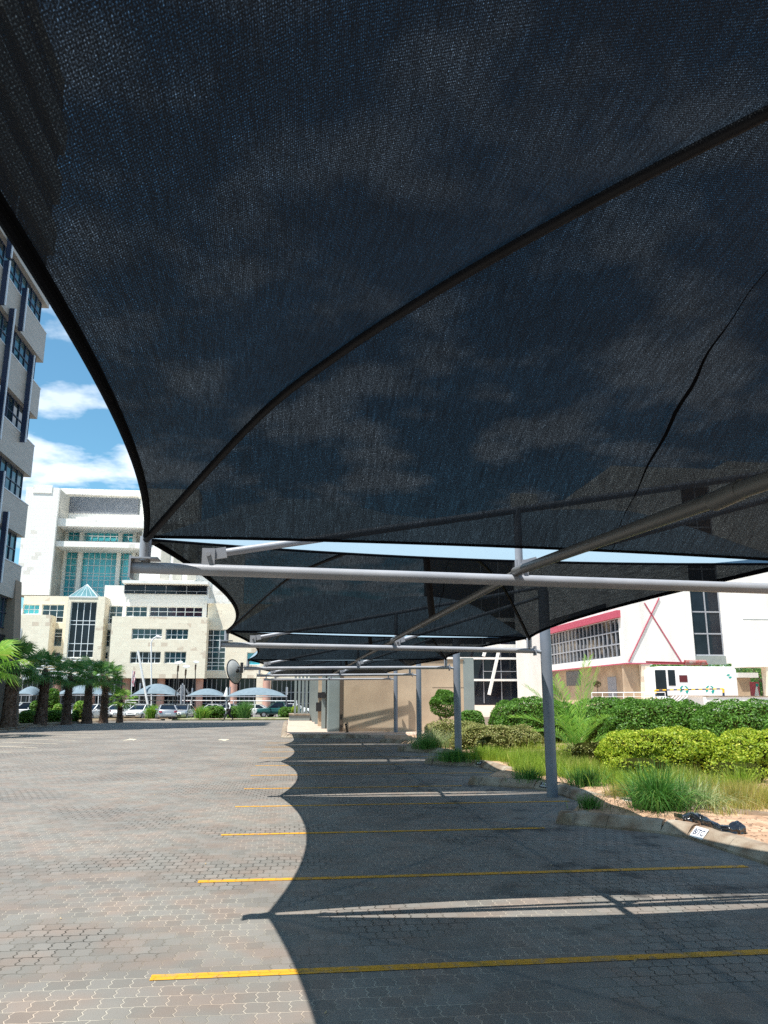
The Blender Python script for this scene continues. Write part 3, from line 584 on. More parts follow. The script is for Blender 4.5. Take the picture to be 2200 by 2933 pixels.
# ------------------------------------------------------------ plants
def blob_points(c, size, n, fx=None, squash=3.2, amp=.12, seed=0):
    """points and normals on a lumpy rounded block (clipped hedge)"""
    d = rng.normal(0, 1, (n, 3)); d[:, 2] = np.abs(d[:, 2]) * np.where(rng.random(n) < .25, -1, 1); d /= np.linalg.norm(d, axis=1)[:, None]
    p_ = squash; k = (np.abs(d) ** p_).sum(1) ** (-1 / p_)
    q = d * k[:, None]; h = np.array(size) / 2
    nz = np.array([mn.noise(Vector((a * 2.2 * h[0] + seed, b * 2.2 * h[1], c_ * 2.5))) for a, b, c_ in q])
    nr = np.sign(q) * np.abs(q) ** (p_ - 1) / h; nr /= np.linalg.norm(nr, axis=1)[:, None]
    pt = q * h + nr * (nz[:, None] * amp) - nr * (rng.exponential(.045, n)[:, None])
    return pt + np.array(c), nr
def hedge(c, size, n, leaf, lm, label, rz=0, group=None, name='hedge', cat='hedge', asp=.5, amp=.12, squash=3.2, core=None):
    t = thing(name, label, cat, (c[0], c[1], zg(c[1])), rz, group)
    pt, nr = blob_points((0, 0, c[2] - zg(c[1])), size, n, amp=amp, squash=squash, seed=c[0])
    nr = nr + np.array([0, 0, .35]); V, F = leaves(pt, nr, leaf, asp)
    quads_mesh('foliage', V, F, lm, t)
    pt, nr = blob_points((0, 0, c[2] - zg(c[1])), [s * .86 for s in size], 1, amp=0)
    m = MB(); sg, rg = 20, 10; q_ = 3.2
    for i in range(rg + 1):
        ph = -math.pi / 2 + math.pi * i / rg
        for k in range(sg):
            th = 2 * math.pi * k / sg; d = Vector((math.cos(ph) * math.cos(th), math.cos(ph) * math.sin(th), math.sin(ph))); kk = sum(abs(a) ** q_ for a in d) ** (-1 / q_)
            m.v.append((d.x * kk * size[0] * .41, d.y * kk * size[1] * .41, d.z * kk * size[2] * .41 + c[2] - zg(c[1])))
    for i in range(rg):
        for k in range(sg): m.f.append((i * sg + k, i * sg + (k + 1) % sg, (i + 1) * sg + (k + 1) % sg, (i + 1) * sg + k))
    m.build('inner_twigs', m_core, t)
    st = MB()
    for _ in range(9):
        x, y = rng.uniform(-.35, .35) * size[0], rng.uniform(-.35, .35) * size[1]; st.tube([(x, y, -.05), (x + rng.normal(0, .08), y + rng.normal(0, .08), c[2] - zg(c[1]))], .018, 6)
    st.build('stem', m_bark, t)
    return t
hg = 'clipped hedges in the planting bed'
# tall green hedges at the back
hedge((8.6, 28.0, .78), (3.0, 2.2, 1.75), 15000, .085, m_lgreen, 'tall green hedge, leftmost big one, right of the beige wall', 0, hg, asp=.42, amp=.2)
hedge((11.0, 26.6, .80), (3.0, 2.2, 1.72), 14000, .085, m_lgreen, 'tall green hedge behind the second pole and the feathery young palm', 0, hg, asp=.42, amp=.2)
hedge((10.4, 22.0, .75), (3.2, 2.0, 1.72), 17000, .08, m_lgreen, 'tall green hedge between the young palm and the golden hedges', -.25, hg, asp=.42, amp=.22)
hedge((12.2, 20.2, .74), (3.2, 2.2, 1.74), 17000, .08, m_lgreen, 'tall green hedge in front of the white trailer', -.3, hg, asp=.42, amp=.22)
hedge((12.6, 17.3, .64), (3.4, 2.6, 1.7), 18000, .075, m_lgreen, 'tall green hedge at the right border, behind the golden hedge', -.3, hg, asp=.42, amp=.22)
hedge((7.3, 32.5, .55), (1.1, 1.1, 1.35), 3800, .08, m_lgreen, 'small bright bush at the end of the beige wall', 0, hg, name='bush', cat='bush')
# golden hedges
hedge((7.75, 16.5, .52), (2.5, 1.6, 1.02), 16000, .06, m_lyell, 'golden yellow clipped hedge, left one of the two beside the big grass clump', -.2, hg, asp=.55, amp=.16)
hedge((9.65, 15.6, .50), (2.5, 1.6, 1.04), 16000, .06, m_lyell, 'golden yellow clipped hedge, right one, in front of the tall green hedge', -.2, hg, asp=.55, amp=.16)
# dull olive hedges
hedge((6.6, 25.6, .38), (2.9, 1.4, .95), 9000, .055, m_ldull, 'dull olive low hedge between the second and third poles', -.42, hg, asp=.5, amp=.12)
hedge((5.95, 29.0, .38), (2.2, 1.5, 1.05), 6500, .055, m_ldull, 'dull olive low hedge farther left, behind the third pole', -.2, hg, asp=.5, amp=.12)
# clipped ball tree
t = thing('topiary_tree', 'round clipped ball tree on a thin stem before the beige wall', 'tree', (6.42, 33.2, zg(33.2)))
pt, nr = blob_points((0, 0, 1.45), (1.2, 1.2, 1.12), 8000, amp=.13, squash=2.1); V, F = leaves(pt, nr, .085, .4); quads_mesh('crown', V, F, m_lgreen, t)
m = MB(); m.tube([(0, 0, -.05), (.02, .0, .6), (0, 0, 1.3)], [.045, .035, .03], 8)
for _ in range(26):
    a = rng.uniform(0, 6.28); r_ = rng.uniform(.1, .42); m.tube([(0, 0, rng.uniform(.45, .8)), (r_ * math.cos(a), r_ * math.sin(a), rng.uniform(.85, 1.15))], .011, 5)
m.build('trunk', m_bark, t)
# blade clumps
def blades(n, R0, H, w, lean=.7, droop=.5, cz=0, seed=None, seg=5, spread=None):
    V = []; F = []
    for _ in range(n):
        a = rng.uniform(0, 2 * math.pi); r0 = abs(rng.normal(0, R0)); x, y = r0 * math.cos(a), r0 * math.sin(a)
        if spread: x = rng.uniform(-spread[0], spread[0]); y = rng.uniform(-spread[1], spread[1])
        b = a + rng.normal(0, .5); h = H * rng.uniform(.5, 1.1); l = lean * rng.uniform(.05, 1.0); ww = w * rng.uniform(.6, 1.2); dx_, dy_ = math.cos(b), math.sin(b); n0 = len(V)
        tw = rng.uniform(0, math.pi); px_, py_ = math.cos(tw), math.sin(tw)
        for i in range(seg + 1):
            q = i / seg; out_ = l * h * q ** 1.6; z = h * (q - droop * l * q ** 2.6); wi = ww * (1 - q ** 1.5) * .5 + .0006
            c = (x + dx_ * out_, y + dy_ * out_, z + cz); V.append((c[0] - px_ * wi, c[1] - py_ * wi, c[2])); V.append((c[0] + px_ * wi, c[1] + py_ * wi, c[2]))
        F += [(n0 + 2 * i, n0 + 2 * i + 1, n0 + 2 * i + 3, n0 + 2 * i + 2) for i in range(seg)]
    return np.array(V), np.array(F)
def clump(x, y, n, R0, H, w, mat, label, lean=.7, droop=.5, group='ornamental grass clumps in the bed', z=None, cat='grass clump', name='grass_clump'):
    V, F = blades(n, R0, H, w, lean, droop); o = quads_mesh(name, V, F, mat, None, loc=(x, y, (zg(y) + .1) if z is None else z)); return tag(o, label, cat, group)
clump(5.4, 11.7, 1300, .2, .80, .012, m_grassd, 'big arching green grass clump behind the nearest kerb', 1.35, .7)
clump(4.42, 11.85, 330, .10, .27, .008, m_grassd, 'small dark grass tuft on the tip of the near kerb', .8, .4)
clump(6.1, 12.0, 800, .28, .55, .012, m_grassv, 'pale striped grass clump right of the big arching one', 1.5, .8)
clump(7.4, 12.9, 420, .12, .62, .009, m_grass, 'upright green grass clump near the right border', .7, .4)
clump(6.75, 11.9, 900, .22, .36, .006, m_grassy, 'dry golden grass clump behind the plastic bag', .35, .2)
clump(7.3, 11.5, 900, .22, .38, .006, m_grassy, 'dry golden grass clump nearest the right border', .35, .2)
clump(7.15, 12.35, 900, .25, .36, .006, m_grassy, 'dry golden grass clump below the right golden hedge', .35, .2)
clump(8.2, 12.6, 700, .3, .42, .006, m_grassy, 'dry golden grass clump cut by the right border', .4, .2)
clump(4.75, 27.2, 700, .28, .75, .016, m_grassv, 'pale spiky plant left of the third pole', 1.0, .6)
clump(5.3, 26.5, 600, .26, .62, .014, m_grassv, 'pale spiky plant right beside the olive hedge', 1.1, .7)
clump(4.45, 26.2, 600, .28, .45, .012, m_grassd, 'dark leafy tuft at the edge below the pale spiky plants', .8, .4)
clump(4.35, 21.2, 1300, .28, .34, .010, m_grassd, 'dark green grass mound around the third pole', .6, .3)
clump(5.05, 21.2, 1100, .35, .42, .010, m_grass, 'lighter grass mound right of the third pole', .6, .3)
clump(4.75, 15.9, 500, .2, .34, .009, m_grassd, 'dark grass tuft on the second kerb tooth just beyond the second pole', .9, .5)
clump(5.55, 15.0, 600, .25, .40, .010, m_grassd, 'dark green grass clump just right of the second pole', .9, .5)
clump(6.1, 13.9, 600, .25, .42, .010, m_grass, 'fresh green grass clump behind the black kerb plate', .9, .5)
clump(5.45, 13.1, 700, .14, .27, .009, m_grassy, 'short dry grass clump between the small tuft and the big arching clump', .9, .5)
# grassy ground cover
V_, F_ = [], []; o_ = 0
def cover(pts, H, w, n, mat, name, label, lean=.5):
    Vs, Fs = [], []; off = 0
    for (x, y, rx, ry, hh) in pts:
        V, F = blades(int(n * rx * ry * 4), .1, H * hh, w, lean, .3, seg=3, spread=(rx, ry)); V[:, 0] += x; V[:, 1] += y; V[:, 2] += zg(y) + .08; Vs.append(V); Fs.append(F + off); off += len(V)
    return tag(quads_mesh(name, np.concatenate(Vs), np.concatenate(Fs), mat), label, 'grass', kind='stuff')
cv = []
for k in range(46):
    q = k / 45; y = 21.3 - q * 8.0; x = 4.9 + .75 * q + .55 * (.5 + .5 * math.sin(q * 9)); cv.append((x + rng.normal(0, .1) + (.35 if 14.5 < y < 16.8 else 0), y, .38, .28, rng.uniform(.7, 1.2)))
cv = [c for c in cv if c[0] - c[2] > inside_bed(0, c[1]) + .12]
cover([(c[0] + .15, c[1], c[2], c[3], c[4]) for c in cv], .36, .009, 620, m_grass, 'groundcover_grass', 'soft yellow green grass cover between the kerb and the hedges')
cv2 = [(c[0] + 1.0, c[1] + .1, .5, .35, c[4]) for c in cv]
cover(cv2, .36, .009, 480, leaf_mat('mixed_grass', (.16, .26, .03), (.36, .42, .07), (.60, .48, .18), .35), 'dry_grass', 'half dry yellow green grass along the foot of the hedges')
cover([(rng.uniform(6.3, 8.5), rng.uniform(13.0, 16.0), .4, .3, rng.uniform(.4, .9)) for _ in range(22)], .34, .008, 240, m_grassy, 'dry_grass', 'thin dry grass below the golden hedges')
cover([(rng.uniform(5.9, 7.6), rng.uniform(15.8, 20.5), .4, .3, rng.uniform(.5, 1.1)) for _ in range(26)], .36, .009, 260, m_grass, 'groundcover_grass', 'tangled green ground cover around the foot of the young feathery palm')
cover([(rng.uniform(6.6, 10.2), rng.uniform(19.8, 25.5), .45, .35, rng.uniform(.5, 1.2)) for _ in range(34)], .42, .011, 240, m_grass, 'groundcover_grass', 'rough green ground cover behind the young feathery palm before the tall hedges')
cover([(rng.uniform(5.5, 8.6), rng.uniform(11.3, 13.2), .35, .3, rng.uniform(.6, 1.1)) for _ in range(16)], .34, .007, 420, m_grassy, 'dry_grass', 'dense dry golden grass at the right border behind the plastic bag')
for (x, y, w, h_, lm_, lab) in ((6.75, 15.2, 1.1, .5, m_lyell, 'low straggly golden sprig mound at the left foot of the golden hedges'), (8.3, 14.6, 1.2, .45, m_lyell, 'low straggly golden sprigs between the big grass clump and the golden hedges'), (7.3, 19.0, 1.4, .6, m_ldull, 'browned low bush between the feathery palm and the golden hedge'), (5.9, 23.2, 1.2, .55, m_ldull, 'small browned bush in front of the olive hedge'), (9.9, 13.6, 1.1, .5, m_lgreen, 'low green sprigs at the right border before the golden hedge')):
    hedge((x, y, .12 + h_ / 2), (w, .8, h_), 1500, .055, lm_, lab, 0, 'low bushes among the grass', name='low_bush', cat='bush', amp=.28, squash=2.2)
# young feather palm
def frond(V, F, base, az, L_, tilt, curve, nl, ll_, w, sag=.3):
    p = Vector(base); el = tilt; step = L_ / nl; pts = []
    for i in range(nl + 1):
        pts.append((p.copy(), el)); p = p + Vector((math.cos(el) * math.cos(az), math.cos(el) * math.sin(az), math.sin(el))) * step; el -= curve / nl
    side = Vector((-math.sin(az), math.cos(az), 0))
    for i, (q, e) in enumerate(pts[:-1]):
        n0 = len(V); q2 = pts[i + 1][0]; r_ = .018 * (1 - i / nl) + .004; up = Vector((0, 0, r_)); V += [tuple(q - side * r_), tuple(q + side * r_), tuple(q2 + side * r_ * .9), tuple(q2 - side * r_ * .9)]; F.append((n0, n0 + 1, n0 + 2, n0 + 3))
        f = i / nl
        if f < .16: continue
        d = (q2 - q).normalized(); ln = ll_ * (math.sin(min(1, (f - .1) * 1.25) * math.pi * .86) ** .6 + .12)
        for sg_ in (-1, 1):
            dirn = (d * .62 + side * sg_ * (.8 + rng.uniform(-.1, .1)) + Vector((0, 0, .3 + rng.uniform(-.15, .2)))).normalized(); n0 = len(V); tip = q + dirn * ln + Vector((0, 0, -sag * ln * .35)); mid = q + dirn * ln * .5
            ww = d * w; V += [tuple(q), tuple(mid + ww), tuple(tip), tuple(mid - ww)]; F.append((n0, n0 + 1, n0 + 2, n0 + 3))
t = thing('young_palm', 'young feathery date palm with arching yellow green fronds behind the second pole', 'palm', (6.95, 19.3, zg(19.3)))
m = MB(); m.tube([(0, 0, -.05), (0, 0, .18), (0, 0, .35)], [.11, .14, .07], 10); m.build('trunk', m_trunk, t)
fp = P(1500, 1985, 19.3) - Vector((6.95, 19.3, zg(19.3)))
for k, (az, tl, ln, cv_) in enumerate([(R(172), 1.15, 1.95, 1.25), (R(100), 1.35, 2.2, .5), (R(20), 1.47, 2.45, .22), (R(-5), 1.42, 2.2, .3), (R(150), 1.3, 2.1, .7), (R(230), 1.2, 1.7, 1.1), (R(290), 1.25, 1.6, 1.1), (R(200), 1.45, 1.9, .6), (R(120), 1.0, 1.5, 1.2), (R(60), 1.1, 1.6, 1.0), (R(335), .95, 1.3, 1.1)]):
    V, F = [], []; frond(V, F, (0, 0, .28), az, ln, tl, cv_, 58, .40, .0135); quads_mesh('frond', np.array(V), np.array(F), m_palml, t)
# fan palms
def fan_palm(x, y, z, H, tr, crown, n, label, mat, small=False, group='fan palms in a row by the left kerb'):
    t = thing('fan_palm', label, 'palm', (x, y, z), 0, group)
    m = MB(); ph = rng.uniform(0, 6)
    m.tube([(0, 0, -.1), (0, 0, .25), (.04 * math.sin(ph), 0, H * .35), (.06 * math.sin(ph + 1), 0, H * .8), (0, 0, H), (0, 0, H + .25)], [tr * 1.35, tr * 1.15, tr * .95, tr * .8, tr * .6, tr * .25], 14); m.build('trunk', m_trunk, t, True)
    V, F = [], []
    for _ in range(int(H * 190)):
        a = rng.uniform(0, 6.283); zz = rng.uniform(.1, H + .1); q = zz / H; rr = tr * (1.12 - .35 * q); L_ = rng.uniform(.12, .27) * (1 if q < .3 else 1.15); up = rng.uniform(.1, .9) * (-1 if rng.random() < (.25 if q < .6 else .6) else 1); o_ = rr * rng.uniform(.85, 1.05)
        p = Vector((o_ * math.cos(a), o_ * math.sin(a), zz)); s = Vector((-math.sin(a), math.cos(a), 0)) * rng.uniform(.02, .05); d = Vector((math.cos(a), math.sin(a), up)).normalized() * L_; n0 = len(V)
        V += [tuple(p - s), tuple(p + s), tuple(p + d + s * .15), tuple(p + d - s * .15)]; F.append((n0, n0 + 1, n0 + 2, n0 + 3))
    quads_mesh('leaf_bases', np.array(V), np.array(F), m_boot, t)
    V, F = [], []
    for k in range(n):
        az = k * 2.399 + rng.uniform(-.2, .2); el = R(78) - (k / n) ** .8 * R(105) + rng.uniform(-.1, .1); pl_ = crown * rng.uniform(.42, .6); d = Vector((math.cos(el) * math.cos(az), math.cos(el) * math.sin(az), math.sin(el))); s = Vector((-math.sin(az), math.cos(az), 0)); u = s.cross(d) * -1
        b = Vector((0, 0, H + .05)); h = b + d * pl_ - Vector((0, 0, .08 * pl_)); n0 = len(V); V += [tuple(b - s * .02), tuple(b + s * .02), tuple(h + s * .012), tuple(h - s * .012)]; F.append((n0, n0 + 1, n0 + 2, n0 + 3))
        ns = 26 if not small else 20; fr = crown * rng.uniform(.5, .66)
        for j in range(ns):
            th = (j / (ns - 1) - .5) * R(215); ln = fr * (.78 + .22 * math.cos(th)) * rng.uniform(.9, 1.05)
            dr = (d * math.cos(th) + s * math.sin(th) + u * (-.12)).normalized(); w = fr * .034; pr = dr.cross(u).normalized() * w; mid = h + dr * ln * .55 + Vector((0, 0, .0)); tip = h + dr * ln + Vector((0, 0, -ln * rng.uniform(.16, .42)))
            n0 = len(V); V += [tuple(h), tuple(mid + pr), tuple(tip), tuple(mid - pr)]; F.append((n0, n0 + 1, n0 + 2, n0 + 3))
    quads_mesh('crown', np.array(V), np.array(F), mat, t)
TRK = 1.08
pm = [(32, 2087, 1904, 'fan palm with the thickest shaggy trunk, leftmost in the row', 2.3, .33), (122, 2079, 1925, 'second fan palm from the left, shaggy trunk before the stone office block', 2.15, .30), (195, 2073, 1938, 'third fan palm from the left, slim dark trunk', 1.95, .25),
      (254, 2067, 1934, 'fourth fan palm from the left, in front of a white car', 2.05, .28), (301, 2065, 1946, 'fifth fan palm, rightmost tall one of the row', 2.15, .25)]
PY = [46.5, 52, 55.5, 60, 63]
for k, (px_, pb, pt_, lab, cr, tr) in enumerate(pm):
    top = P(px_, pt_, PY[k]); gz = P(px_, pb, PY[k]); fan_palm((top.x + gz.x) / 2, PY[k], zg(PY[k]) + .1, top.z - zg(PY[k]) - .1, tr * TRK, cr * .8, 26, lab, m_palm)
g = P(343, 2060, 64.5); fan_palm(g.x, 64.5, zg(64.5) + .1, P(343, 2008, 64.5).z - zg(64.5) - .1, .21, 1.3, 20, 'short young fan palm with bright green fans, right end of the row', m_palml, True)
fan_palm(-13.9, 38.2, 0, 3.0, .3, 2.2, 16, 'fan palm whose bright fronds reach in from the left border', m_palml)
# left kerb and strip
KL = [G(-160, 2110), G(-60, 2099), G(0, 2096), G(70, 2090), G(78, 2084), G(160, 2080), G(167, 2075), G(226, 2073), G(232, 2070.5), G(284, 2069.5), G(292, 2067), G(425, 2064.5), G(470, 2064)]
kerb([(v.x, v.y) for v in KL], side=1, hgt=.15, sl=1.5)
m = MB(); n0 = len(m.v); bk = [G(-160, 2078), G(130, 2059), G(430, 2058)]
poly = [(v.x, v.y + .13) for v in KL] + [(v.x, v.y) for v in (G(500, 2060), G(480, 2057.5), G(130, 2055), G(-160, 2066))]
m.v += [(x, y, zg(y) + .13) for x, y in poly]; m.f.append(tuple(range(len(poly)))); tag(m.build('verge_soil', M('verge_soil', (.24, .16, .11), .95, 0, (.13, .12, .06), .9, .2, .5, 20)), kind='structure')
m = MB()
for _ in range(260):
    c = G(rng.uniform(445, 575), 2059 + rng.normal(0, 2.0)); s_ = rng.uniform(.05, .17); m.box(c.x - s_, c.x + s_, c.y - s_, c.y + s_, zg(c.y) - .05, zg(c.y) + s_ * .8)
tag(m.build('rubble', M('pale_rubble', (.62, .52, .40), .9, 0, (.45, .36, .27), 3), None), 'pale rubble stones spilled at the foot of the grey carport posts', 'rubble', kind='stuff')
def far_hedge(x0, yt, x1, yb, Y, lm, lab, n=2200, leaf=.14, dep=1.4, name='hedge', cat='hedge'):
    a = P(x0, yt, Y); b = P(x1, yb, Y); b.z = zg(Y) - .05; return hedge(((a.x + b.x) / 2, Y, (a.z + b.z) / 2), (abs(b.x - a.x), dep, abs(a.z - b.z)), n, leaf, lm, lab, 0, 'hedges at the far side of the lot', name=name, cat=cat, amp=.12)
far_hedge(583, 2022, 645, 2052, 80, m_lgreen, 'clipped dark hedge left of the walking person')
far_hedge(650, 2024, 695, 2052, 80, m_lgreen, 'clipped dark hedge right behind the walking person')
far_hedge(798, 2026, 850, 2050, 84, m_lgreen, 'dark bush row beside the far right carport post')
far_hedge(836, 2022, 853, 2046, 70, m_lyell, 'bright yellow green bush beside the grey planter', 900, .14, .8, 'bush', 'bush')
far_hedge(55, 2036, 104, 2062, 58, m_lgreen, 'low dark hedge right behind the leftmost fan palm', 2500, .12)
far_hedge(103, 2034, 190, 2062, 60, m_lgreen, 'low dark hedge between the second and third fan palms', 3000, .12)
far_hedge(152, 2018, 176, 2036, 66, m_palml, 'bright green bush above the low hedge between two fan palms', 1200, .16, 1, 'bush', 'bush')
far_hedge(208, 2036, 224, 2062, 60, m_lgreen, 'small dark shrub at the foot of the third fan palm', 1000, .12, .8, 'bush', 'bush')
far_hedge(90, 2008, 108, 2035, 70, m_lgreen, 'pale green bush behind the second fan palm', 1000, .15, 1, 'bush', 'bush')
far_hedge(212, 2010, 246, 2022, 72, m_palml, 'bright green shrub top above the white cars', 900, .2, 1, 'bush', 'bush')
far_hedge(140, 1972, 165, 2005, 78, m_lgreen, 'dark green tree crown behind the second fan palm', 1800, .2, 2, 'small_tree', 'tree')
for (px_, py_, H_, Y, lab, mt) in ((437, 2046, 1.7, 82, 'spiky green shrub between the white hatchback and the silver car', m_palml), (578, 2050, 1.55, 78, 'small spiky plant left of the dark hedge', m_palml), (700, 2050, 2.1, 78, 'dark spiky dracaena bush right of the walking person', m_palm), (338, 2000, 2.2, 92, 'green bushy plant behind the small fan palm', m_palm)):
    c = P(px_, py_, Y); V, F = blades(420, .25, H_ * .95, .07, .75, .5, seg=3)
    V2, F2 = blades(300, .2, H_ * .6, .07, 1.2, .5, seg=3); V2[:, 2] += H_ * .35; tag(quads_mesh('spiky_shrub', np.concatenate([V, V2]), np.concatenate([F, F2 + len(V)]), mt, None, loc=(c.x, Y, zg(Y))), lab, 'shrub', 'spiky shrubs near the parked cars')
c = P(640, 2052, 79)
strip_ = MB(); a, b = P(480, 2052, 78), P(860, 2052, 78); strip_.box(a.x, b.x, 77.2, 84.5, -.8, zg(78) + .12); tag(strip_.build('far_verge', M('far_grass_verge', (.10, .16, .05), .95, 0, (.2, .2, .09), 1.2)), kind='structure')
kerb([(a.x, 77.2), (b.x, 77.2)], side=1, hgt=.17, sl=1.5)
# ------------------------------------------------------------ beige wall, pipe, grey fins
t = thing('boundary_wall', 'beige plastered wall behind the farthest carport frame', 'wall', (5.7, 38.9, -.17))
b0 = (5.7, 38.9, -.17)
MB().box(2.55, 8.45, 38.9, 39.15, -.6, 3.5).build('plaster', m_plast, t, base=b0)
MB().box(2.50, 8.48, 38.86, 39.2, 3.5, 3.56).build('coping', m_kerb, t, base=b0)
MB().box(2.55, 8.45, 38.885, 38.9, .05, .065).box(6.9, 8.45, 38.888, 38.9, 2.2, 2.212).build('joint', m_taupe, t, base=b0)
MB().box(8.45, 8.98, 38.9, 39.7, -.6, 3.62).build('grey_pier', m_grey, t, base=b0)
MB().box(2.43, 2.55, 38.86, 39.2, -.6, 3.5).build('edge_post', m_bark, t, base=b0)
t = thing('gate_pier', 'wide grey metal pier where the beige wall ends', 'pier', (2.15, 39, -.17)); MB().box(1.88, 2.42, 39.0, 39.2, -.2, 3.9).build('face', m_grey, t, bevel=.01, base=(2.15, 39, -.17)); MB().box(1.86, 1.9, 39.2, 39.9, -.2, 3.9).build('return_face', m_grey, t, base=(2.15, 39, -.17))
t = thing('drain_pipe', 'short rusty drain pipe stub leaning out at the foot of the wall', 'pipe', (2.95, 38.7, -.1))
a = P(991, 2075, 38.3); b = P(996, 2100, 38.85); m = MB(); d = (Vector(b) - Vector(a)); m.tube([a, a + d * .5, b], .052, 14, False); m.tube([b, a + d * .5, a], .047, 14, False); m.build('barrel', m_bark, t, True, base=(2.95, 38.7, -.1))
MB().tube([a + d.normalized() * .0, a + d.normalized() * .015], .056, 14, False).build('lip', m_whitep, t, base=(2.95, 38.7, -.1))
gl = ['slim grey metal blade post, nearest the wide pier', 'beige blade post with a black meter box', 'slim grey blade post, third from the pier', 'grey blade post, fourth from the pier', 'grey blade post standing on the planter corner']
fins = [(43.0, 1.72, 1.92), (46.6, 1.66, 1.86), (50.5, 1.60, 1.80), (55, 1.56, 1.8), (58.2, 1.50, 1.76)]
for k, (Y, x0, x1) in enumerate(fins):
    t = thing('blade_post', gl[k], 'post', ((x0 + x1) / 2, Y, zg(Y)), group='blade posts beside the apron'); B = ((x0 + x1) / 2, Y, zg(Y))
    MB().box(x0, x1, Y, Y + .12, -.4, 3.9).box(x1 - .02, x1 + .7, Y + .12, Y + .2, -.4, 3.9).build('blade', m_plast if k == 1 else m_grey, t, base=B)
    if k in (0, 1): MB().box(x0 - .03, x1 - .04, Y - .12, Y, 1.7, 2.0).build('box', m_dark, t, base=B)
    if k == 1: MB().box(x0 - .12, x1 - .02, Y - .14, Y, .95, 1.45).build('meter_box', m_dark, t, base=B)
t = thing('planter', 'low grey masonry planter in front of the dark blades', 'planter', (.8, 58, -.3)); B = (.8, 58, -.3)
MB().box(.05, 1.48, 58, 62, -.5, .5).build('body', m_grey, t, base=B); MB().box(.02, 1.5, 57.95, 62.05, .5, .58).build('cap', m_kerb, t, base=B)
for k in range(5):
    xx = .45 + k * .27; t = thing('dark_blade_post', 'thin dark blade rising from the grey planter, number %s from its left end' % ['one', 'two', 'three', 'four', 'five'][k], 'post', (xx, 59.5, .5), group='dark blades on the planter')
    MB().box(xx - .07, xx + .05, 59.4, 59.5, .5, 3.9).box(xx + .05, xx + .09, 59.4, 60.4, .5, 3.9).build('blade', m_grey, t, base=(xx, 59.5, .5))
t = thing('gatehouse', 'dark roofed gatehouse behind the grey blade posts', 'building', (4.5, 52, -.3)); B = (4.5, 52, -.3)
MB().box(2.6, 8.2, 40.2, 61, -.5, 3.3).build('wall', m_dark, t, base=B); MB().box(1.5, 8.5, 39.7, 62, 3.9, 4.05).build('roof', m_grey, t, base=B)  # black box body paints in the dim interior behind the blades
# ------------------------------------------------------------ left tower
t = thing('clad_tower', 'tall office tower with grey cladding bands and navy fins at the left border', 'building', (-22, 46.5, zg(46))); B = (-22, 46.5, zg(46))
XF = -17.8; HT = 46.5; base = 1.0
MB().box(-27, XF - .05, 40.4, 52.75, -.6, HT).build('core', m_taupe, t, base=B)
for f in range(11):
    zt = 26.35 - 4.1 * 4 + 4.1 * (f - 1); zb = zt - 2.15
    if zt > HT: break
    lo = MB(); lo.box(XF - .3, -17.45, 40.2, 53.25, max(zb, -.3), zt)
    if zt > 6: lo.build('cladding_panel', m_alu, t, base=B); MB().box(XF, -17.42, 40.2, 53.28, zt, zt + .06).build('sill', m_finw, t, base=B)
    fr = lo
    z0, z1 = zt + .06, zt + 1.95
    for (ya, yb) in ((40.6, 44.2), (44.2, 48.4), (48.4, 52.7)):
        w = MB().box(XF - .04, XF, ya + .15, yb - .12, z0, z1).build('window', m_glass, t, base=B)
        fm = MB(); n = 4
        for j in range(n + 1): y_ = ya + .15 + (yb - ya - .27) * j / n; fm.box(XF, XF + .07, y_ - .03, y_ + .03, z0, z1)
        for zz in (z0 + .03, z0 + .95, z1 - .03): fm.box(XF, XF + .06, ya + .15, yb - .12, zz - .03, zz + .03)
        fm.build('frame', m_navy, w, base=B)
for (pa_, pb_) in (((105, 1018), (80, 1268)), ((88, 827), (73, 948)), ((51, 884), (9, 1259)), ((38, 750), (20, 872)), ((32, 1465), (12, 1670)), ((22, 1350), (3, 1506)), ((3, 1100), (-20, 1350)), ((60, 560), (40, 740))):
    qa, qb = PX(*pa_, -16.95), PX(*pb_, -16.95); yy = (qa.y + qb.y) / 2; z0, z1 = qb.z, qa.z
    fn = MB().box(-17.42, -17.12, yy - .05, yy + .05, z0, z1).build('fin', m_navy, t, base=B); MB().box(-17.12, -17.06, yy - .07, yy + .07, z0, z1).build('fin_edge', m_finw, fn, base=B)
MB().box(-20, -17.6, 40.4, 52.3, -.5, 5.5).build('base_glazing', m_gdark, t, base=B)
m = MB(); n0 = 0; a0, a1 = P(57, 1690, 53.3), P(52, 2080, 53.3)
m.v += [(-19.3, 51.6, -.5), (a1.x, 51.6, -.5), (a1.x, 53.5, -.5), (-19.3, 53.5, -.5), (-18.6, 52.4, 9.0), (a0.x, 52.4, 9.0), (a0.x, 53.5, 9.0), (-18.6, 53.5, 9.0)]
m.f += [(0, 3, 2, 1), (4, 5, 6, 7), (0, 1, 5, 4), (1, 2, 6, 5), (2, 3, 7, 6), (3, 0, 4, 7)]; m.build('buttress', m_taupe, t, base=B)
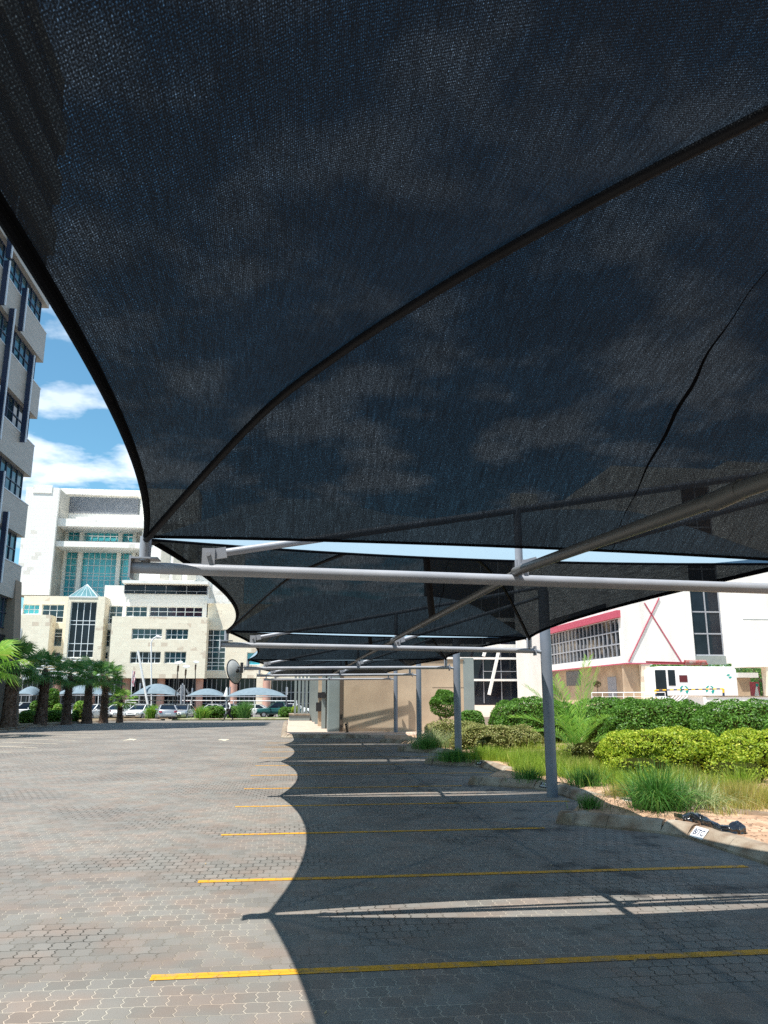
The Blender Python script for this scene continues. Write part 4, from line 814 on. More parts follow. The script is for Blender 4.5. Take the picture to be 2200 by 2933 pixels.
# ------------------------------------------------------------ stone office block far behind
def wall_holes(name, mat, parent, B, x0, x1, z0, z1, Y, th, holes):
    xs = sorted({x0, x1, *[h[0] for h in holes], *[h[1] for h in holes]}); zs = sorted({z0, z1, *[h[2] for h in holes], *[h[3] for h in holes]})
    xs = [x for x in xs if x0 <= x <= x1]; zs = [z for z in zs if z0 <= z <= z1]; m = MB()
    for a, b in zip(xs[:-1], xs[1:]):
        run = None
        for c, d in zip(zs[:-1], zs[1:]):
            cx, cz = (a + b) / 2, (c + d) / 2; hole = any(h[0] < cx < h[1] and h[2] < cz < h[3] for h in holes)
            if hole:
                if run: m.box(a, b, Y, Y + th, *run); run = None
            else: run = (run[0], d) if run else (c, d)
        if run: m.box(a, b, Y, Y + th, *run)
    return m.build(name, mat, parent, base=B)
def window(parent, B, r, Y, nx, nz, glass=None, rec=.25, mull=.09, zl=None, frame=None, name='window'):
    x0, x1, z0, z1 = r; w = MB().box(x0, x1, Y + rec, Y + rec + .05, z0, z1).build(name, glass or m_glass, parent, base=B); f = MB()
    for j in range(nx + 1): x = x0 + (x1 - x0) * j / nx; x = min(max(x, x0 + mull / 2), x1 - mull / 2); f.box(x - mull / 2, x + mull / 2, Y + rec - .06, Y + rec, z0, z1)
    zz = [z0 + (z1 - z0) * q for q in (zl or [k / nz for k in range(nz + 1)])]
    for z in zz: z = min(max(z, z0 + mull / 2), z1 - mull / 2); f.box(x0, x1, Y + rec - .055, Y + rec - .003, z - mull / 2, z + mull / 2)
    f.build('frame', frame or m_mull, w, base=B); return w
def rct(x0, y0, x1, y1, Y): a, b = P((x0), y0, Y), P(x1, y1, Y); c = P(x0, y1, Y); return ((a.x + c.x) / 2, (b.x + P(x1, y0, Y).x) / 2, b.z, a.z)
t = thing('stone_office_block', 'huge cream stone office block with teal glazing behind the parked cars', 'building', (-20, 120, zg(120))); B = (-20, 120, zg(120))
YA = 120.0
def block(x0, y0, x1, y1, Y, mat, wins, depth=.6, back=None, name='wall', zmin=None):
    r = rct(x0, y0, x1, y1, Y)
    if zmin is not None: r = (r[0], r[1], zmin, r[3])
    hs = []; ws = []
    for w in wins:
        q = rct(*w[:4], Y); q = (max(q[0], r[0] + .02), min(q[1], r[1] - .02), q[2], q[3]); hs.append(q); ws.append((q, w))
    wall_holes(name, mat, t, B, r[0], r[1], r[2], r[3], Y, depth, hs)
    for q, w in ws: window(t, B, q, Y, w[4], w[5], w[6] if len(w) > 6 else None, zl=(w[7] if len(w) > 7 else None), rec=.35)
    return r
# tower part
block(60, 1394, 156, 1705, 120, m_stonew, [])
rr = rct(60, 1394, 156, 1705, 120); MB().box(rr[0], rr[1] - .0, 120.6, 127, rr[2], rr[3] - .01).build('wall', m_stoneg, t, base=B)
MB().box(rr[0] + 1, rr[1] - 1, 119.9, 120, rr[3] - .9, rr[3] + .35).build('parapet', m_stonew, t, base=B)
block(150, 1398, 560, 1720, 126, m_stonew, [(191, 1422, 402, 1475, 18, 14, m_alu), (192, 1510, 385, 1553, 11, 2, m_gteal, [0, .42, 1]), (182, 1571, 382, 1712, 12, 6, m_gteal, [0, .12, .2, .36, .44, .5, .66, .8, 1])])
lv = rct(191, 1422, 402, 1475, 126); m = MB()
for k in range(16): z = lv[2] + (lv[3] - lv[2]) * (k + .5) / 16; m.box(lv[0] + .3, lv[1] - .3, 125.85, 126.2, z - .05, z + .05)
m.build('louvre', m_tube, t, base=B)
for (x0, y0, x1, y1, Y, dp) in ((152, 1484, 420, 1512, 120.8, 5), (150, 1549, 405, 1570, 120.8, 5), (170, 1398, 425, 1421, 125.2, .8)):
    r = rct(x0, y0, x1, y1, Y); MB().box(r[0], r[1], Y, Y + dp, r[2], r[3]).build('balcony_band', m_stonew, t, base=B)
for xx in (187, 233, 344, 386):
    a, b = P(xx, 1505, 125.5), P(xx - 9, 1712, 125.5); MB().box((a.x + b.x) / 2 - .3, (a.x + b.x) / 2 + .3, 125.3, 126.0, b.z, a.z).build('pilaster', m_stonew, t, base=B)
r = rct(402, 1500, 560, 1720, 121.5); MB().box(r[0], r[1], 121.5, 126, r[2], P(402, 1398, 121.5).z).build('wall', m_stonew, t, base=B)
for xx in (462, 498, 540):
    a = rct(xx, 1500, xx + 26, 1662, 121.4); MB().box(a[0], a[1], 121.38, 121.5, a[2], a[3]).build('stone_panel', m_stoneg, t, base=B)
# right upper
block(560, 1560, 700, 1735, 123, m_stonew, [])
# lower wings
block(57, 1706, 186, 1943, YA, m_stonew if False else m_stone, [(57, 1731, 112, 1759, 3, 2, m_gteal), (119, 1731, 182, 1783, 3, 4, m_glass, [0, .3, .68, 1]), (132, 1800, 177, 1851, 2, 3, m_glass, [0, .56, .74, 1]), (128, 1868, 172, 1890, 2, 2)])
r = rct(40, 1760, 137, 1943, 117.2); MB().box(r[0], r[1], 117.2, 120, r[2], r[3]).build('projecting_bay', m_stone, t, base=B)
r = rct(57, 1800, 61, 1830, 117.15); window(t, B, (r[0], r[1], r[2], r[3]), 116.9, 1, 2)
block(185, 1707, 293, 1943, 117, m_stone, [(197, 1723, 272, 1884, 4, 5, m_gdark, [0, .12, .25, .59, .66, 1])], 3)
a = [P(197, 1709, 117), P(280, 1709, 117)]; ap_ = P(250, 1674, 119); m = MB()
q = [Vector((a[0].x, 117.02, a[0].z)), Vector((a[1].x, 117.02, a[0].z)), Vector((a[1].x, 121, a[0].z)), Vector((a[0].x, 121, a[0].z))]
for k in range(4): m.tri(q[k], q[(k + 1) % 4], ap_)
sk = m.build('skylight', M('pale_teal_glass', (.12, .24, .27), .12, 0, (.08, .18, .2), .8), t, base=B)
m = MB(); [m.bar(v, ap_, .09) for v in q]; m.bar(q[0], q[1], .2); [m.bar(q[0].lerp(q[1], k / 5), ap_, .03) for k in range(1, 5)]; m.build('skylight_frame', m_mull, sk, base=B)
block(290, 1676, 592, 1943, YA, m_stonew, [(291, 1735, 350, 1786, 3, 4, m_glass, [0, .3, .62, 1]), (360, 1736, 421, 1766, 3, 2, m_glass), (428, 1737, 580, 1767, 6, 2, m_gpurp), (283, 1803, 315, 1852, 2, 3), (296, 1868, 309, 1887, 1, 2)])
r = rct(357, 1675, 594, 1703, 119.9)
MB().box(r[0], r[1], 119.86, 120, r[2], r[3]).build('terrace_opening', m_gdark, t, base=B)
rl = MB(); rl.box(r[0], r[1], 119.7, 119.76, r[2] + .38, r[2] + .44)
for k in range(9): x = r[0] + (r[1] - r[0]) * k / 8; rl.box(x - .04, x + .04, 119.68, 119.75, r[2], r[3] if k % 2 == 0 else r[2] + .4)
rl.build('railing', m_tube, t, base=B)
r = rct(352, 1663, 597, 1675, 119); MB().box(r[0], r[1], 118.4, 124, r[2], r[3]).build('terrace_roof', m_white, t, base=B)
rb = block(315, 1765, 590, 1943, 116.8, m_stone, [(377, 1800, 464, 1831, 5, 2, m_glass, [0, .45, 1]), (474, 1801, 539, 1832, 4, 2, m_glass, [0, .45, 1]), (372, 1866, 460, 1900, 5, 2, m_gdark, [0, .45, 1]), (470, 1866, 533, 1900, 4, 2, m_glass, [0, .45, 1])], .7)
MB().box(rb[0], rb[1], 117.5, 120, rb[2], rb[3]).build('projecting_bay', m_stone, t, base=B)
block(588, 1728, 900, 1943, YA, m_stone, [(590, 1803, 646, 1921, 3, 9, m_glass, [0, .12, .2, .3, .45, .56, .74, .86, 1]), (707, 1869, 746, 1905, 1, 1, m_gteal)])
for (x0, x1, yy) in ((636, 672, 1690), (640, 700, 1712)): pass
a = P(603, 1722, 119.6); MB().box(a.x - .45, a.x + .45, 119.2, 120, a.z - .35, a.z + .35).build('air_conditioner', m_white, t, base=B)
# ground floor
g0 = rct(40, 1943, 900, 2055, 120.3); z0 = zg(121) - .1
MB().box(g0[0], g0[1], 121.4, 121.5, z0, g0[3] + .2).build('shopfront_glass', m_gdark, t, base=B)
m = MB(); n = 62
for k in range(n): x = g0[0] + (g0[1] - g0[0]) * k / n; m.box(x - .05, x + .05, 121.28, 121.4, z0, g0[3])
for z in (z0 + 1.5, z0 + 3.1): m.box(g0[0], g0[1], 121.3, 121.39, z - .05, z + .05)
m.build('shopfront_frame', m_tube, t, base=B)
for xx in (160, 260, 359, 459, 569, 667, 763):
    a = P(xx, 2000, 118.6); MB().tube([(a.x, 118.6, z0), (a.x, 118.6, g0[3] + .02)], .55, 16).build('column', m_pink, t, True, base=B)
r = rct(733, 1943, 775, 2050, 119.5); MB().box(r[0], r[1], 119.5, 121.2, z0, r[3]).build('column', m_stone, t, base=B)
# entrance vault
a, b = P(82, 1900, 110), P(300, 1900, 110); m = MB(); sg = 16; zc = P(190, 1932, 110).z; hh = P(190, 1886, 110).z - zc; cx = (a.x + b.x) / 2; hw = (b.x - a.x) / 2
for i in range(sg):
    t0, t1 = math.pi * i / sg, math.pi * (i + 1) / sg
    m.quad((cx - hw * math.cos(t0), 108, zc + hh * math.sin(t0)), (cx - hw * math.cos(t1), 108, zc + hh * math.sin(t1)), (cx - hw * math.cos(t1), 114, zc + hh * math.sin(t1)), (cx - hw * math.cos(t0), 114, zc + hh * math.sin(t0)))
vt = m.build('entrance_vault', bpy.data.materials['pale_teal_glass'], t, base=B); m = MB()
for i in range(1, sg): th = math.pi * i / sg; m.bar((cx - hw * math.cos(th), 107.9, zc + hh * math.sin(th)), (cx - hw * math.cos(th), 114, zc + hh * math.sin(th)), .12)
for k in range(6): z = zc + hh * k / 6; w = hw * math.sqrt(max(0, 1 - (k / 6) ** 2)); m.box(cx - w, cx + w, 107.85, 107.95, z - .06, z + .06)
m.box(cx - hw, cx + hw, 107.8, 108, zc - .7, zc); m.build('vault_ribs', m_mull, vt, base=B)
for xx in (130, 250): q_ = P(xx, 1990, 108.3); MB().tube([(q_.x, 108.3, zg(108)), (q_.x, 108.3, zc - .6)], .16, 10).build('vault_post', m_white, t, True, base=B)
# ------------------------------------------------------------ far carports
m_net2 = M('faded_blue_net', (.15, .205, .245), .8, 0, (.12, .17, .205), 3)
def far_port(x0, x1, ye, yt, Y, lab, dep=5.5):
    a, b = P(x0, ye, Y), P(x1, ye, Y); zt = P((x0 + x1) / 2, yt, Y + 2).z; t = thing('far_carport', lab, 'carport', ((a.x + b.x) / 2, Y, zg(Y)), group='faded blue carports at the far side'); B = ((a.x + b.x) / 2, Y, zg(Y))
    n = 20; m = MB(); w = b.x - a.x
    for j in range(n + 1):
        for i in range(n + 1):
            u, v = i / n, j / n; x = a.x + w * u; y = Y + dep * v; z = a.z + (zt - a.z) * min(1, math.sin(math.pi * u) ** .75) * (.12 + .88 * math.sin(math.pi * min(v * 1.0 + 0.0, 1)) ** .6)
            m.v.append((x, y, z))
    for j in range(n):
        for i in range(n): q = j * (n + 1) + i; m.f.append((q, q + 1, q + n + 2, q + n + 1))
    m.build('net', m_net2, t, True, base=B); f = MB(); f.tube([(a.x - .1, Y, a.z - .06), (b.x + .1, Y, a.z - .06)], .05, 8); f.tube([(a.x - .1, Y + dep, a.z - .06), (b.x + .1, Y + dep, a.z - .06)], .05, 8); f.build('edge_beam', m_tube, t, base=B)
    for x in (a.x, b.x): MB().tube([(x, Y + dep, zg(Y) - .1), (x, Y + dep, zt + .1)], .09, 10).build('pole', m_tube, t, True, base=B)
far_port(374, 503, 1991, 1958, 92, 'faded blue carport canopy over the white hatchbacks')
far_port(533, 640, 1993, 1972, 90, 'faded blue carport canopy left of the walking person')
far_port(647, 820, 1994, 1969, 88, 'wide pale blue carport canopy right of the walking person')
far_port(150, 296, 1990, 1962, 92, 'dark blue carport canopy behind the fan palms')
far_port(40, 92, 1990, 1966, 92, 'short dark blue carport canopy beside the tower buttress')
t = thing('canopy_mast', 'pair of thick grey posts with triangular steel bracket beside the silver car', 'post', G(525, 2060)); B = G(525, 2060); Y = B.y
for px_ in (519.5, 528): a = P(px_ - (0 if px_ > 522 else 2), 2061, Y); b = P(px_ + (1 if px_ > 522 else 0), 1962, Y); MB().tube([a, b], .10, 12).build('post', m_tube, t, True, base=B)
m = MB(); c_ = P(524, 1960, Y); 
for (x, y) in ((500, 1988), (508, 1996), (546, 1994), (540, 1990)): m.tube([c_, P(x, y, Y)], .03, 6)
m.tube([P(500, 1988, Y), P(546, 1994, Y)], .03, 6); m.tube([P(506, 1993, Y), P(524, 1975, Y)], .03, 6); m.build('bracket', m_tube, t, base=B)
t = thing('canopy_post', 'dark post at the right end of the pale blue carport', 'post', G(822, 2053)); B = G(822, 2053); MB().tube([B, P(823, 1990, B.y)], .09, 10).build('shaft', m_dark, t, base=B); MB().tube([P(823, 1990, B.y), P(823, 1968, B.y)], .07, 10).build('tip', m_whitep, t, base=B)
t = thing('canopy_post', 'white pointed post top rising between two blue carports above the walking person', 'post', P(649, 2040, 86)); B = P(649, 2040, 86); MB().tube([(B.x, 86, zg(86)), P(649, 1990, 86)], .08, 10).build('shaft', m_tube, t, base=B); MB().tube([P(647, 1995, 86), P(650, 1968, 86)], [.25, .04], 8).build('tip', m_whitep, t, base=B)
# lamps with round reflector heads
for k, (xb, yb, xt, yt, rr_, lab) in enumerate(((497.5, 2061, 512, 1898, .42, 'lamp post with round disc head, leftmost of the three'), (530, 2061, 534, 1909, .36, 'lamp post with round disc head, middle and lowest of the three'), (559, 2054, 562, 1896, .33, 'lamp post with round disc head, rightmost of the three'))):
    g = G(xb, yb); t = thing('disc_lamp', lab, 'street lamp', g, group='disc-headed lamp posts by the silver car'); top = P(xt, yt, g.y)
    xm = P(xb + 3, yb - 60, g.y).x; MB().tube([(g.x, g.y, g.z), (top.x - .05, g.y, top.z - .9)], .055, 8).build('pole', m_dark, t, base=g); MB().tube([(top.x - .05, g.y, top.z - .9), (top.x - .03, g.y, top.z - .3)], .1, 8).build('lantern', m_trunk, t, base=g)
    MB().tube([(top.x - .03, g.y, top.z - .3), top], .03, 6).build('stem', m_dark, t, base=g)
    nv = Vector((-.1 + .12 * k, -.42, .9)).normalized(); MB().tube([top - nv * .02, top + nv * .02], rr_, 24).build('disc', M('grey_disc', (.42, .44, .44), .4) if k == 0 else bpy.data.materials['grey_disc'], t, base=g)
t = thing('leaning_mast', 'white leaning mast crossing in front of the stone block windows', 'mast', P(426, 2030, 92)); B = P(426, 2030, 92); MB().tube([P(427, 2040, 92), P(395, 1864, 92)], .13, 10).build('shaft', m_whitep, t, base=B); MB().tube([P(427, 2052, 92), P(427, 2040, 92)], .2, 10).build('foot', m_tube, t, base=B)
t = thing('street_lamp', 'white gooseneck street lamp in front of the stone block', 'street lamp', P(434, 2040, 100)); B = P(434, 2040, 100)
MB().tube([P(434, 2050, 100), P(433, 1840, 100), P(440, 1828, 100), P(450, 1823, 100)], .08, 8).build('pole', m_whitep, t, True, base=B); MB().tube([P(448, 1823, 100), P(463, 1826, 100)], [.2, .12], 8).build('lamp_head', m_whitep, t, True, base=B)
for k, (xx, yt, yb) in enumerate(((286, 1925, 1965), (379, 1920, 1970))):
    c = P(xx, yb, 106); t = thing('flagpole', 'flagpole with limp red and white flag, %s the small young fan palm' % ('left of' if k == 0 else 'right of'), 'flag', (c.x, 106, zg(106)), group='flagpoles before the stone block'); B = (c.x, 106, zg(106)); tp = P(xx, yt, 106)
    MB().tube([(c.x, 106, zg(106)), (tp.x, 106, tp.z)], .05, 8).build('pole', m_whitep, t, base=B); f = MB(); f2 = MB()
    for j in range(10):
        for i in range(4):
            x = lambda i_, j_: tp.x + .05 + i_ * .09 + .05 * math.sin(j_ * .9 + i_); y = lambda i_, j_: 106 + .07 * math.sin(i_ * 2.2 + j_ * .5); z = lambda j_: tp.z - .1 - j_ * .19
            (f if (i + j // 2) % 2 else f2).quad((x(i, j), y(i, j), z(j)), (x(i + 1, j), y(i + 1, j), z(j)), (x(i + 1, j + 1), y(i + 1, j + 1), z(j + 1)), (x(i, j + 1), y(i, j + 1), z(j + 1)))
    f.build('flag', m_red, t, base=B); f2.build('flag_white', m_whitep, t, base=B)
m = MB(); a, b = P(360, 2006, 96), P(850, 2008, 96); t = thing('pipe_railing', 'long white pipe railing behind the parked cars', 'railing', (a.x, 96, zg(96))); B = (a.x, 96, zg(96))
MB().tube([a, b], .05, 8).tube([P(360, 2011, 94), P(425, 2018, 94)], .05, 8).build('rail', m_whitep, t, base=B)
for k in range(9): x = a.x + (b.x - a.x) * k / 8; MB().tube([(x, 96, zg(96) - .1), (x, 96, a.z)], .05, 8).build('post', m_whitep, t, base=B)
# ------------------------------------------------------------ cars
def mkcar(kind='hatch'):
    if kind == 'pickup': st = [(0, .5, .62, .80, .80), (.12, .42, .62, .95, .84), (1.1, .34, .62, 1.02, .88), (1.5, .34, .62, 1.06, .9), (3.0, .34, .62, 1.06, .9), (5.0, .42, .62, 1.05, .88), (5.1, .5, .62, .98, .86)]; L_ = 5.1
    else: st = [(0, .42, .5, .62, .72), (.1, .3, .5, .74, .80), (.5, .24, .5, .86, .87), (1.15, .22, .5, .98, .885), (2.2, .22, .5, .99, .89), (3.5, .24, .5, 1.02, .88), (4.05, .3, .5, .98, .84), (4.2, .42, .5, .8, .76)]; L_ = 4.2
    b = MB(); ring = []
    for (x, zb, zm, zt, hw) in st:
        n = len(b.v); pr = [(-hw * .9, zb), (-hw, zb + .12), (-hw * 1.01, zm + .1), (-hw * .96, zt - .06), (-hw * .86, zt), (0, zt + .03), (hw * .86, zt), (hw * .96, zt - .06), (hw * 1.01, zm + .1), (hw, zb + .12), (hw * .9, zb)]
        b.v += [(y, x, z) for y, z in pr]; ring.append(n)
    k = 11
    for a, c in zip(ring[:-1], ring[1:]):
        for i in range(k): b.f.append((a + i, a + (i + 1) % k, c + (i + 1) % k, c + i))
    b.f.append(tuple(reversed(range(ring[0], ring[0] + k)))); b.f.append(tuple(range(ring[-1], ring[-1] + k)))
    cab = [(1.35, .6), (2.1, 1.44), (2.45, 1.5), (3.3, 1.46), (4.0, 1.02)] if kind == 'hatch' else ([(1.3, .6), (2.05, 1.42), (2.5, 1.46), (3.2, 1.40), (3.85, 1.0)] if kind == 'sedan' else [(1.45, 1.0), (2.0, 1.62), (2.4, 1.72), (3.1, 1.7), (3.25, 1.05)])
    g = MB(); zb = 1.0 if kind == 'pickup' else .93; rg = []
    prof = [(cab[0][0] - .25, zb), (cab[1][0], cab[1][1] - .04), (cab[2][0], cab[2][1] - .03), (cab[3][0], cab[3][1] - .03), (cab[4][0] + .05, zb)]
    for (x, z) in prof: n = len(g.v); hw = .60 if z > 1.2 else .80; g.v += [(-hw, x, z), (hw, x, z)]; rg.append(n)
    for a, c in zip(rg[:-1], rg[1:]): g.f.append((a, a + 1, c + 1, c))
    g.f.append((rg[0], rg[1], rg[2], rg[3], rg[4])); g.f.append((rg[4] + 1, rg[3] + 1, rg[2] + 1, rg[1] + 1, rg[0] + 1))
    rf = MB(); rf.box(-.6, .6, cab[1][0] + .02, cab[3][0], cab[2][1] - .055, cab[2][1] + .005)
    for sx in (-1, 1):
        rf.bar((sx * .79, cab[0][0] - .22, zb), (sx * .6, cab[1][0], cab[1][1] - .02), .07); rf.bar((sx * .79, cab[4][0], zb), (sx * .6, cab[3][0], cab[3][1] - .02), .10); rf.bar((sx * .81, 2.55, zb - .05), (sx * .61, 2.55, 1.45), .06)
    return b, g, rf, L_
CARM = {}
def car(kind, paint, x, y, rz_, lab, rear=False, sc=1.0):
    """built with its nose towards -Y"""
    t = thing('parked_car' if kind != 'pickup' else 'pickup_truck', lab, 'car' if kind != 'pickup' else 'pickup', (x, y, zg(y)), rz_, 'cars parked at the far side'); t.scale = (sc,) * 3
    b, g, rf, L_ = mkcar(kind); off = (0, L_ / 2, 0)
    bo = b.build('body', paint, t, True, base=off); g.build('windows', m_gdark, t, base=off); rf.build('roof', paint, t, base=off)
    for sx in (-1, 1):
        for yy in (.82, L_ - .8):
            w = MB().tube([(sx * .70, yy, .32), (sx * .90, yy, .32)], .32, 18).build('wheel', m_dark, t, True, base=off); MB().tube([(sx * .88, yy, .32), (sx * .912, yy, .32)], .2, 12).build('rim', m_tube, w, base=off)
        MB().bar((sx * .50, .0, .70), (sx * .80, .12, .73), .16, .13).build('headlight', m_mull, t, base=off); MB().bar((sx * .55, L_ + .01, .82), (sx * .80, L_ - .06, .84), .14, .16).build('tail_light', m_red, t, base=off)
        MB().box(sx * .92 - .1, sx * .92 + .1, 1.45, 1.6, .95, 1.08).build('mirror', paint, t, base=off)
    MB().box(-.5, .5, -.015, .1, .36, .5).box(-.35, .35, -.012, .1, .64, .70).build('grille', m_dark, t, base=off)
    MB().box(-.26, .26, L_ - .02, L_ + .02, .58, .69).build('number_plate', m_mull, t, base=off); MB().box(-.26, .26, -.03, 0, .52, .62).build('number_plate', m_mull, t, base=off)
    return t
mcw = M('white_car_paint', (.78, .79, .8), .25, 0, coat=.8); mcs = M('silver_car_paint', (.45, .46, .47), .28, .6, coat=.8); mcr = M('red_car_paint', (.40, .012, .03), .25, 0, coat=.8); mcg = M('green_car_paint', (.015, .09, .09), .3, 0, coat=.6); mcb = M('dark_car_paint', (.03, .035, .04), .25, 0, coat=.8)
for kind, pt_, px_, Y, rz_, lab in (
    ('hatch', mcw, 336, 86, R(-14), 'white hatchback facing us, half hidden by the small young fan palm'), ('hatch', mcw, 400, 86, R(-14), 'white hatchback facing us, left of the silver car'),
    ('sedan', mcs, 477, 79, R(180 + 12), 'silver car seen from the rear, tail lights towards us'), ('hatch', mcs, 521, 84, R(-8), 'pale car half hidden behind the grey posts'),
    ('hatch', mcw, 262, 82, R(-20), 'white car facing us between the third and fifth fan palms'), ('hatch', mcs, 219, 88, R(-25), 'silver white car right of the third fan palm'), ('pickup', mcw, 74, 84, R(-60), 'white van-like pickup right of the leftmost palm trunk'),
    ('sedan', mcr, 535, 96, R(80), 'red car behind the grey posts and disc lamps'), ('sedan', mcw, 625, 100, R(75), 'white car behind the dark hedge, left of the walking person'), ('hatch', mcs, 672, 100, R(80), 'light car just behind the walking person'),
    ('sedan', mcw, 745, 98, R(80), 'white car seen side-on under the wide pale blue carport'), ('pickup', mcg, 797, 96, R(-84), 'dark green pickup under the right end of the far carport'), ('hatch', mcw, 850, 104, R(88), 'white car at the far right beyond the green pickup')):
    c = P(px_, 2040, Y); car(kind, pt_, c.x, Y, rz_, lab)
# ------------------------------------------------------------ walking person
def skin(name, pts, edges, rad, mat, parent, loc=None, sub=2):
    me = bpy.data.meshes.new(name); me.from_pydata(pts, edges, []); o = bpy.data.objects.new(name, me); col.objects.link(o); o.parent = parent
    if loc is not None: o.location = loc
    md = o.modifiers.new('skin', 'SKIN'); sv = me.skin_vertices
    if not sv: me.attributes  # layer is made with the modifier in background mode below
    bm = bmesh.new(); bm.from_mesh(me); ly = bm.verts.layers.skin.verify()
    bm.verts.ensure_lookup_table()
    for v, r_ in zip(bm.verts, rad): v[ly].radius = r_ if isinstance(r_, tuple) else (r_, r_)
    bm.verts[0][ly].use_root = True; bm.to_mesh(me); bm.free()
    s_ = o.modifiers.new('sub', 'SUBSURF'); s_.levels = sub; s_.render_levels = sub
    me.materials.append(mat)
    dg = bpy.context.evaluated_depsgraph_get(); me2 = bpy.data.meshes.new_from_object(o.evaluated_get(dg)); o.modifiers.clear(); o.data = me2
    me2.materials.clear(); me2.materials.append(mat); me2.polygons.foreach_set('use_smooth', [True] * len(me2.polygons)); return o
g = G(655, 2064.5); t_person = t = thing('person', 'person in dark waistcoat, white sleeves and black trousers walking left across the road', 'person', g)
m_skin = M('dark_skin', (.07, .04, .028), .55)
J = dict(pel=(0, 0, .86), sp=(.0, 0, 1.1), ch=(-.01, 0, 1.28), nk=(-.02, 0, 1.42), hd=(-.04, 0, 1.53), ht=(-.04, 0, 1.62), ls=(-.01, -.17, 1.36), le=(.10, -.22, 1.12), lw=(.02, -.24, .92), rs=(-.01, .17, 1.36), re=(-.08, .22, 1.1), rw=(-.2, .2, .92), lh=(0, -.09, .82), lk=(-.2, -.09, .5), la=(-.38, -.09, .10), rh=(0, .09, .82), rk=(.06, .09, .46), ra=(.34, .09, .14), lf=(-.52, -.09, .05), rf=(.24, .09, .035))
def sk(name, chain, mat, rads):
    names = []; E = []
    for c in chain:
        for a in c:
            if a not in names: names.append(a)
        E += [(names.index(a), names.index(b)) for a, b in zip(c[:-1], c[1:])]
    return skin(name, [J[n] for n in names], E, [rads[n] for n in names], mat, t)
RD = dict(pel=.13, sp=.12, ch=.14, nk=.05, hd=.085, ht=.06, ls=.055, le=.042, lw=.032, rs=.055, re=.042, rw=.032, lh=.085, lk=.058, la=.04, rh=.085, rk=.058, ra=.04, lf=.032, rf=.032)
sk('body', [['pel', 'sp', 'ch', 'nk', 'hd', 'ht'], ['ch', 'ls', 'le', 'lw'], ['ch', 'rs', 're', 'rw'], ['pel', 'lh', 'lk', 'la', 'lf'], ['pel', 'rh', 'rk', 'ra', 'rf']], m_skin, RD)
sk('trousers', [['pel', 'lh', 'lk', 'la'], ['pel', 'rh', 'rk', 'ra']], m_dark, {k: v + .018 for k, v in RD.items()})
sk('waistcoat', [['sp', 'ch'], ['sp', 'pel']], M('dark_blue_cloth', (.012, .018, .03), .8), {'pel': .165, 'sp': .17, 'ch': .19})
sk('shirt', [['ch', 'ls', 'le', 'lw'], ['ch', 'rs', 're', 'rw'], ['ch', 'nk']], m_whitep, {k: (v + .014 if k != 'nk' else .06) for k, v in RD.items()})
for a, b in (('la', 'lf'), ('ra', 'rf')): MB().bar(Vector(J[a]) - Vector((-.03, 0, .06)), Vector(J[b]) - Vector((.05, 0, .0)), .09, .07).build('shoe', m_dark, t, bevel=.02)
J['hc'] = (-.035, 0, 1.625); J['hb'] = (.015, 0, 1.60); J['hn'] = (.03, 0, 1.545); sk('hair', [['hc', 'hb', 'hn']], m_dark, {'hc': .062, 'hb': .078, 'hn': .06})
t_person.scale = (1.1, 1.1, 1.1)
# hands with fingers
for w, sx in (('lw', -1), ('rw', 1)):
    p = Vector(J[w]); m = MB(); m.tube([p, p + Vector((-.01, 0, -.06)), p + Vector((-.02, 0, -.1))], [.025, .034, .03], 8)
    for k in range(4): q = p + Vector((-.045 + k * .018, 0, -.1)); m.tube([q, q + Vector((-.005, 0, -.04)), q + Vector((-.02, 0, -.07 + abs(k - 1.5) * .008))], [.009, .008, .006], 6)
    m.tube([p + Vector((-.03, 0, -.04)), p + Vector((-.06, 0, -.08))], [.011, .008], 6); m.build('hand', m_skin, t, True)
# ------------------------------------------------------------ right-hand white building
tr = thing('raised_terrace', '', ''); bpy.data.objects.remove(tr)
MB_ = MB().prism([(9.6, 41), (26, 41), (70, 48), (70, 140), (9.6, 140)], -1, .75); tag(MB_.build('raised_terrace', m_brick), kind='structure')
YR = 80.0; cr = P(1787, 1850, YR); XC = cr.x
t = thing('white_office_building', 'white building with pink trimmed ribbon window and crossed pink lines', 'building', (XC + 8, YR, .75)); B = (XC + 8, YR, .75)
zb = P(1799, 1899, YR).z; zt_ = 26.5
bx = P(1978 + 8, 1790, YR); s0, s1 = P(1984, 1790, YR).x, P(2070, 1790, YR).x; szt = zt_ - 2; szb = P(1990, 1878, YR).z
wall_holes('wall', m_white, t, B, XC, P(2110, 1800, YR).x + 12, zb, zt_, YR, .5, [(s0, s1, szb, szt)])
window(t, B, (s0, s1, szb, szt), YR, 2, 8, m_gdark, rec=.25, mull=.14, frame=m_tube)
MB().box(s0, s1, YR - .03, YR, P(1990, 1903, YR).z, szb).build('spandrel', m_grey, t, base=B)
xe = P(2085, 1800, YR).x; zr = P(2100, 1910, YR - 3).z
MB().box(xe, xe + 16, YR - 3, YR - .02, zr, zt_).build('projecting_wing', m_white, t, base=B)
MB().box(xe, xe + 16, YR - 3.015, YR - 3, P(2150, 1775, YR - 3).z, P(2150, 1775, YR - 3).z + .06).build('joint', m_grey, t, base=B)
# cross lines
for a, b in (((1846, 1727), (1952, 1896)), ((1888, 1713), (1801, 1895))):
    p, q = P(*a, YR - .06), P(*b, YR - .06); MB().bar(p, q, .10, .08, (0, 1, 0)).build('pink_line', m_red, t, base=B)
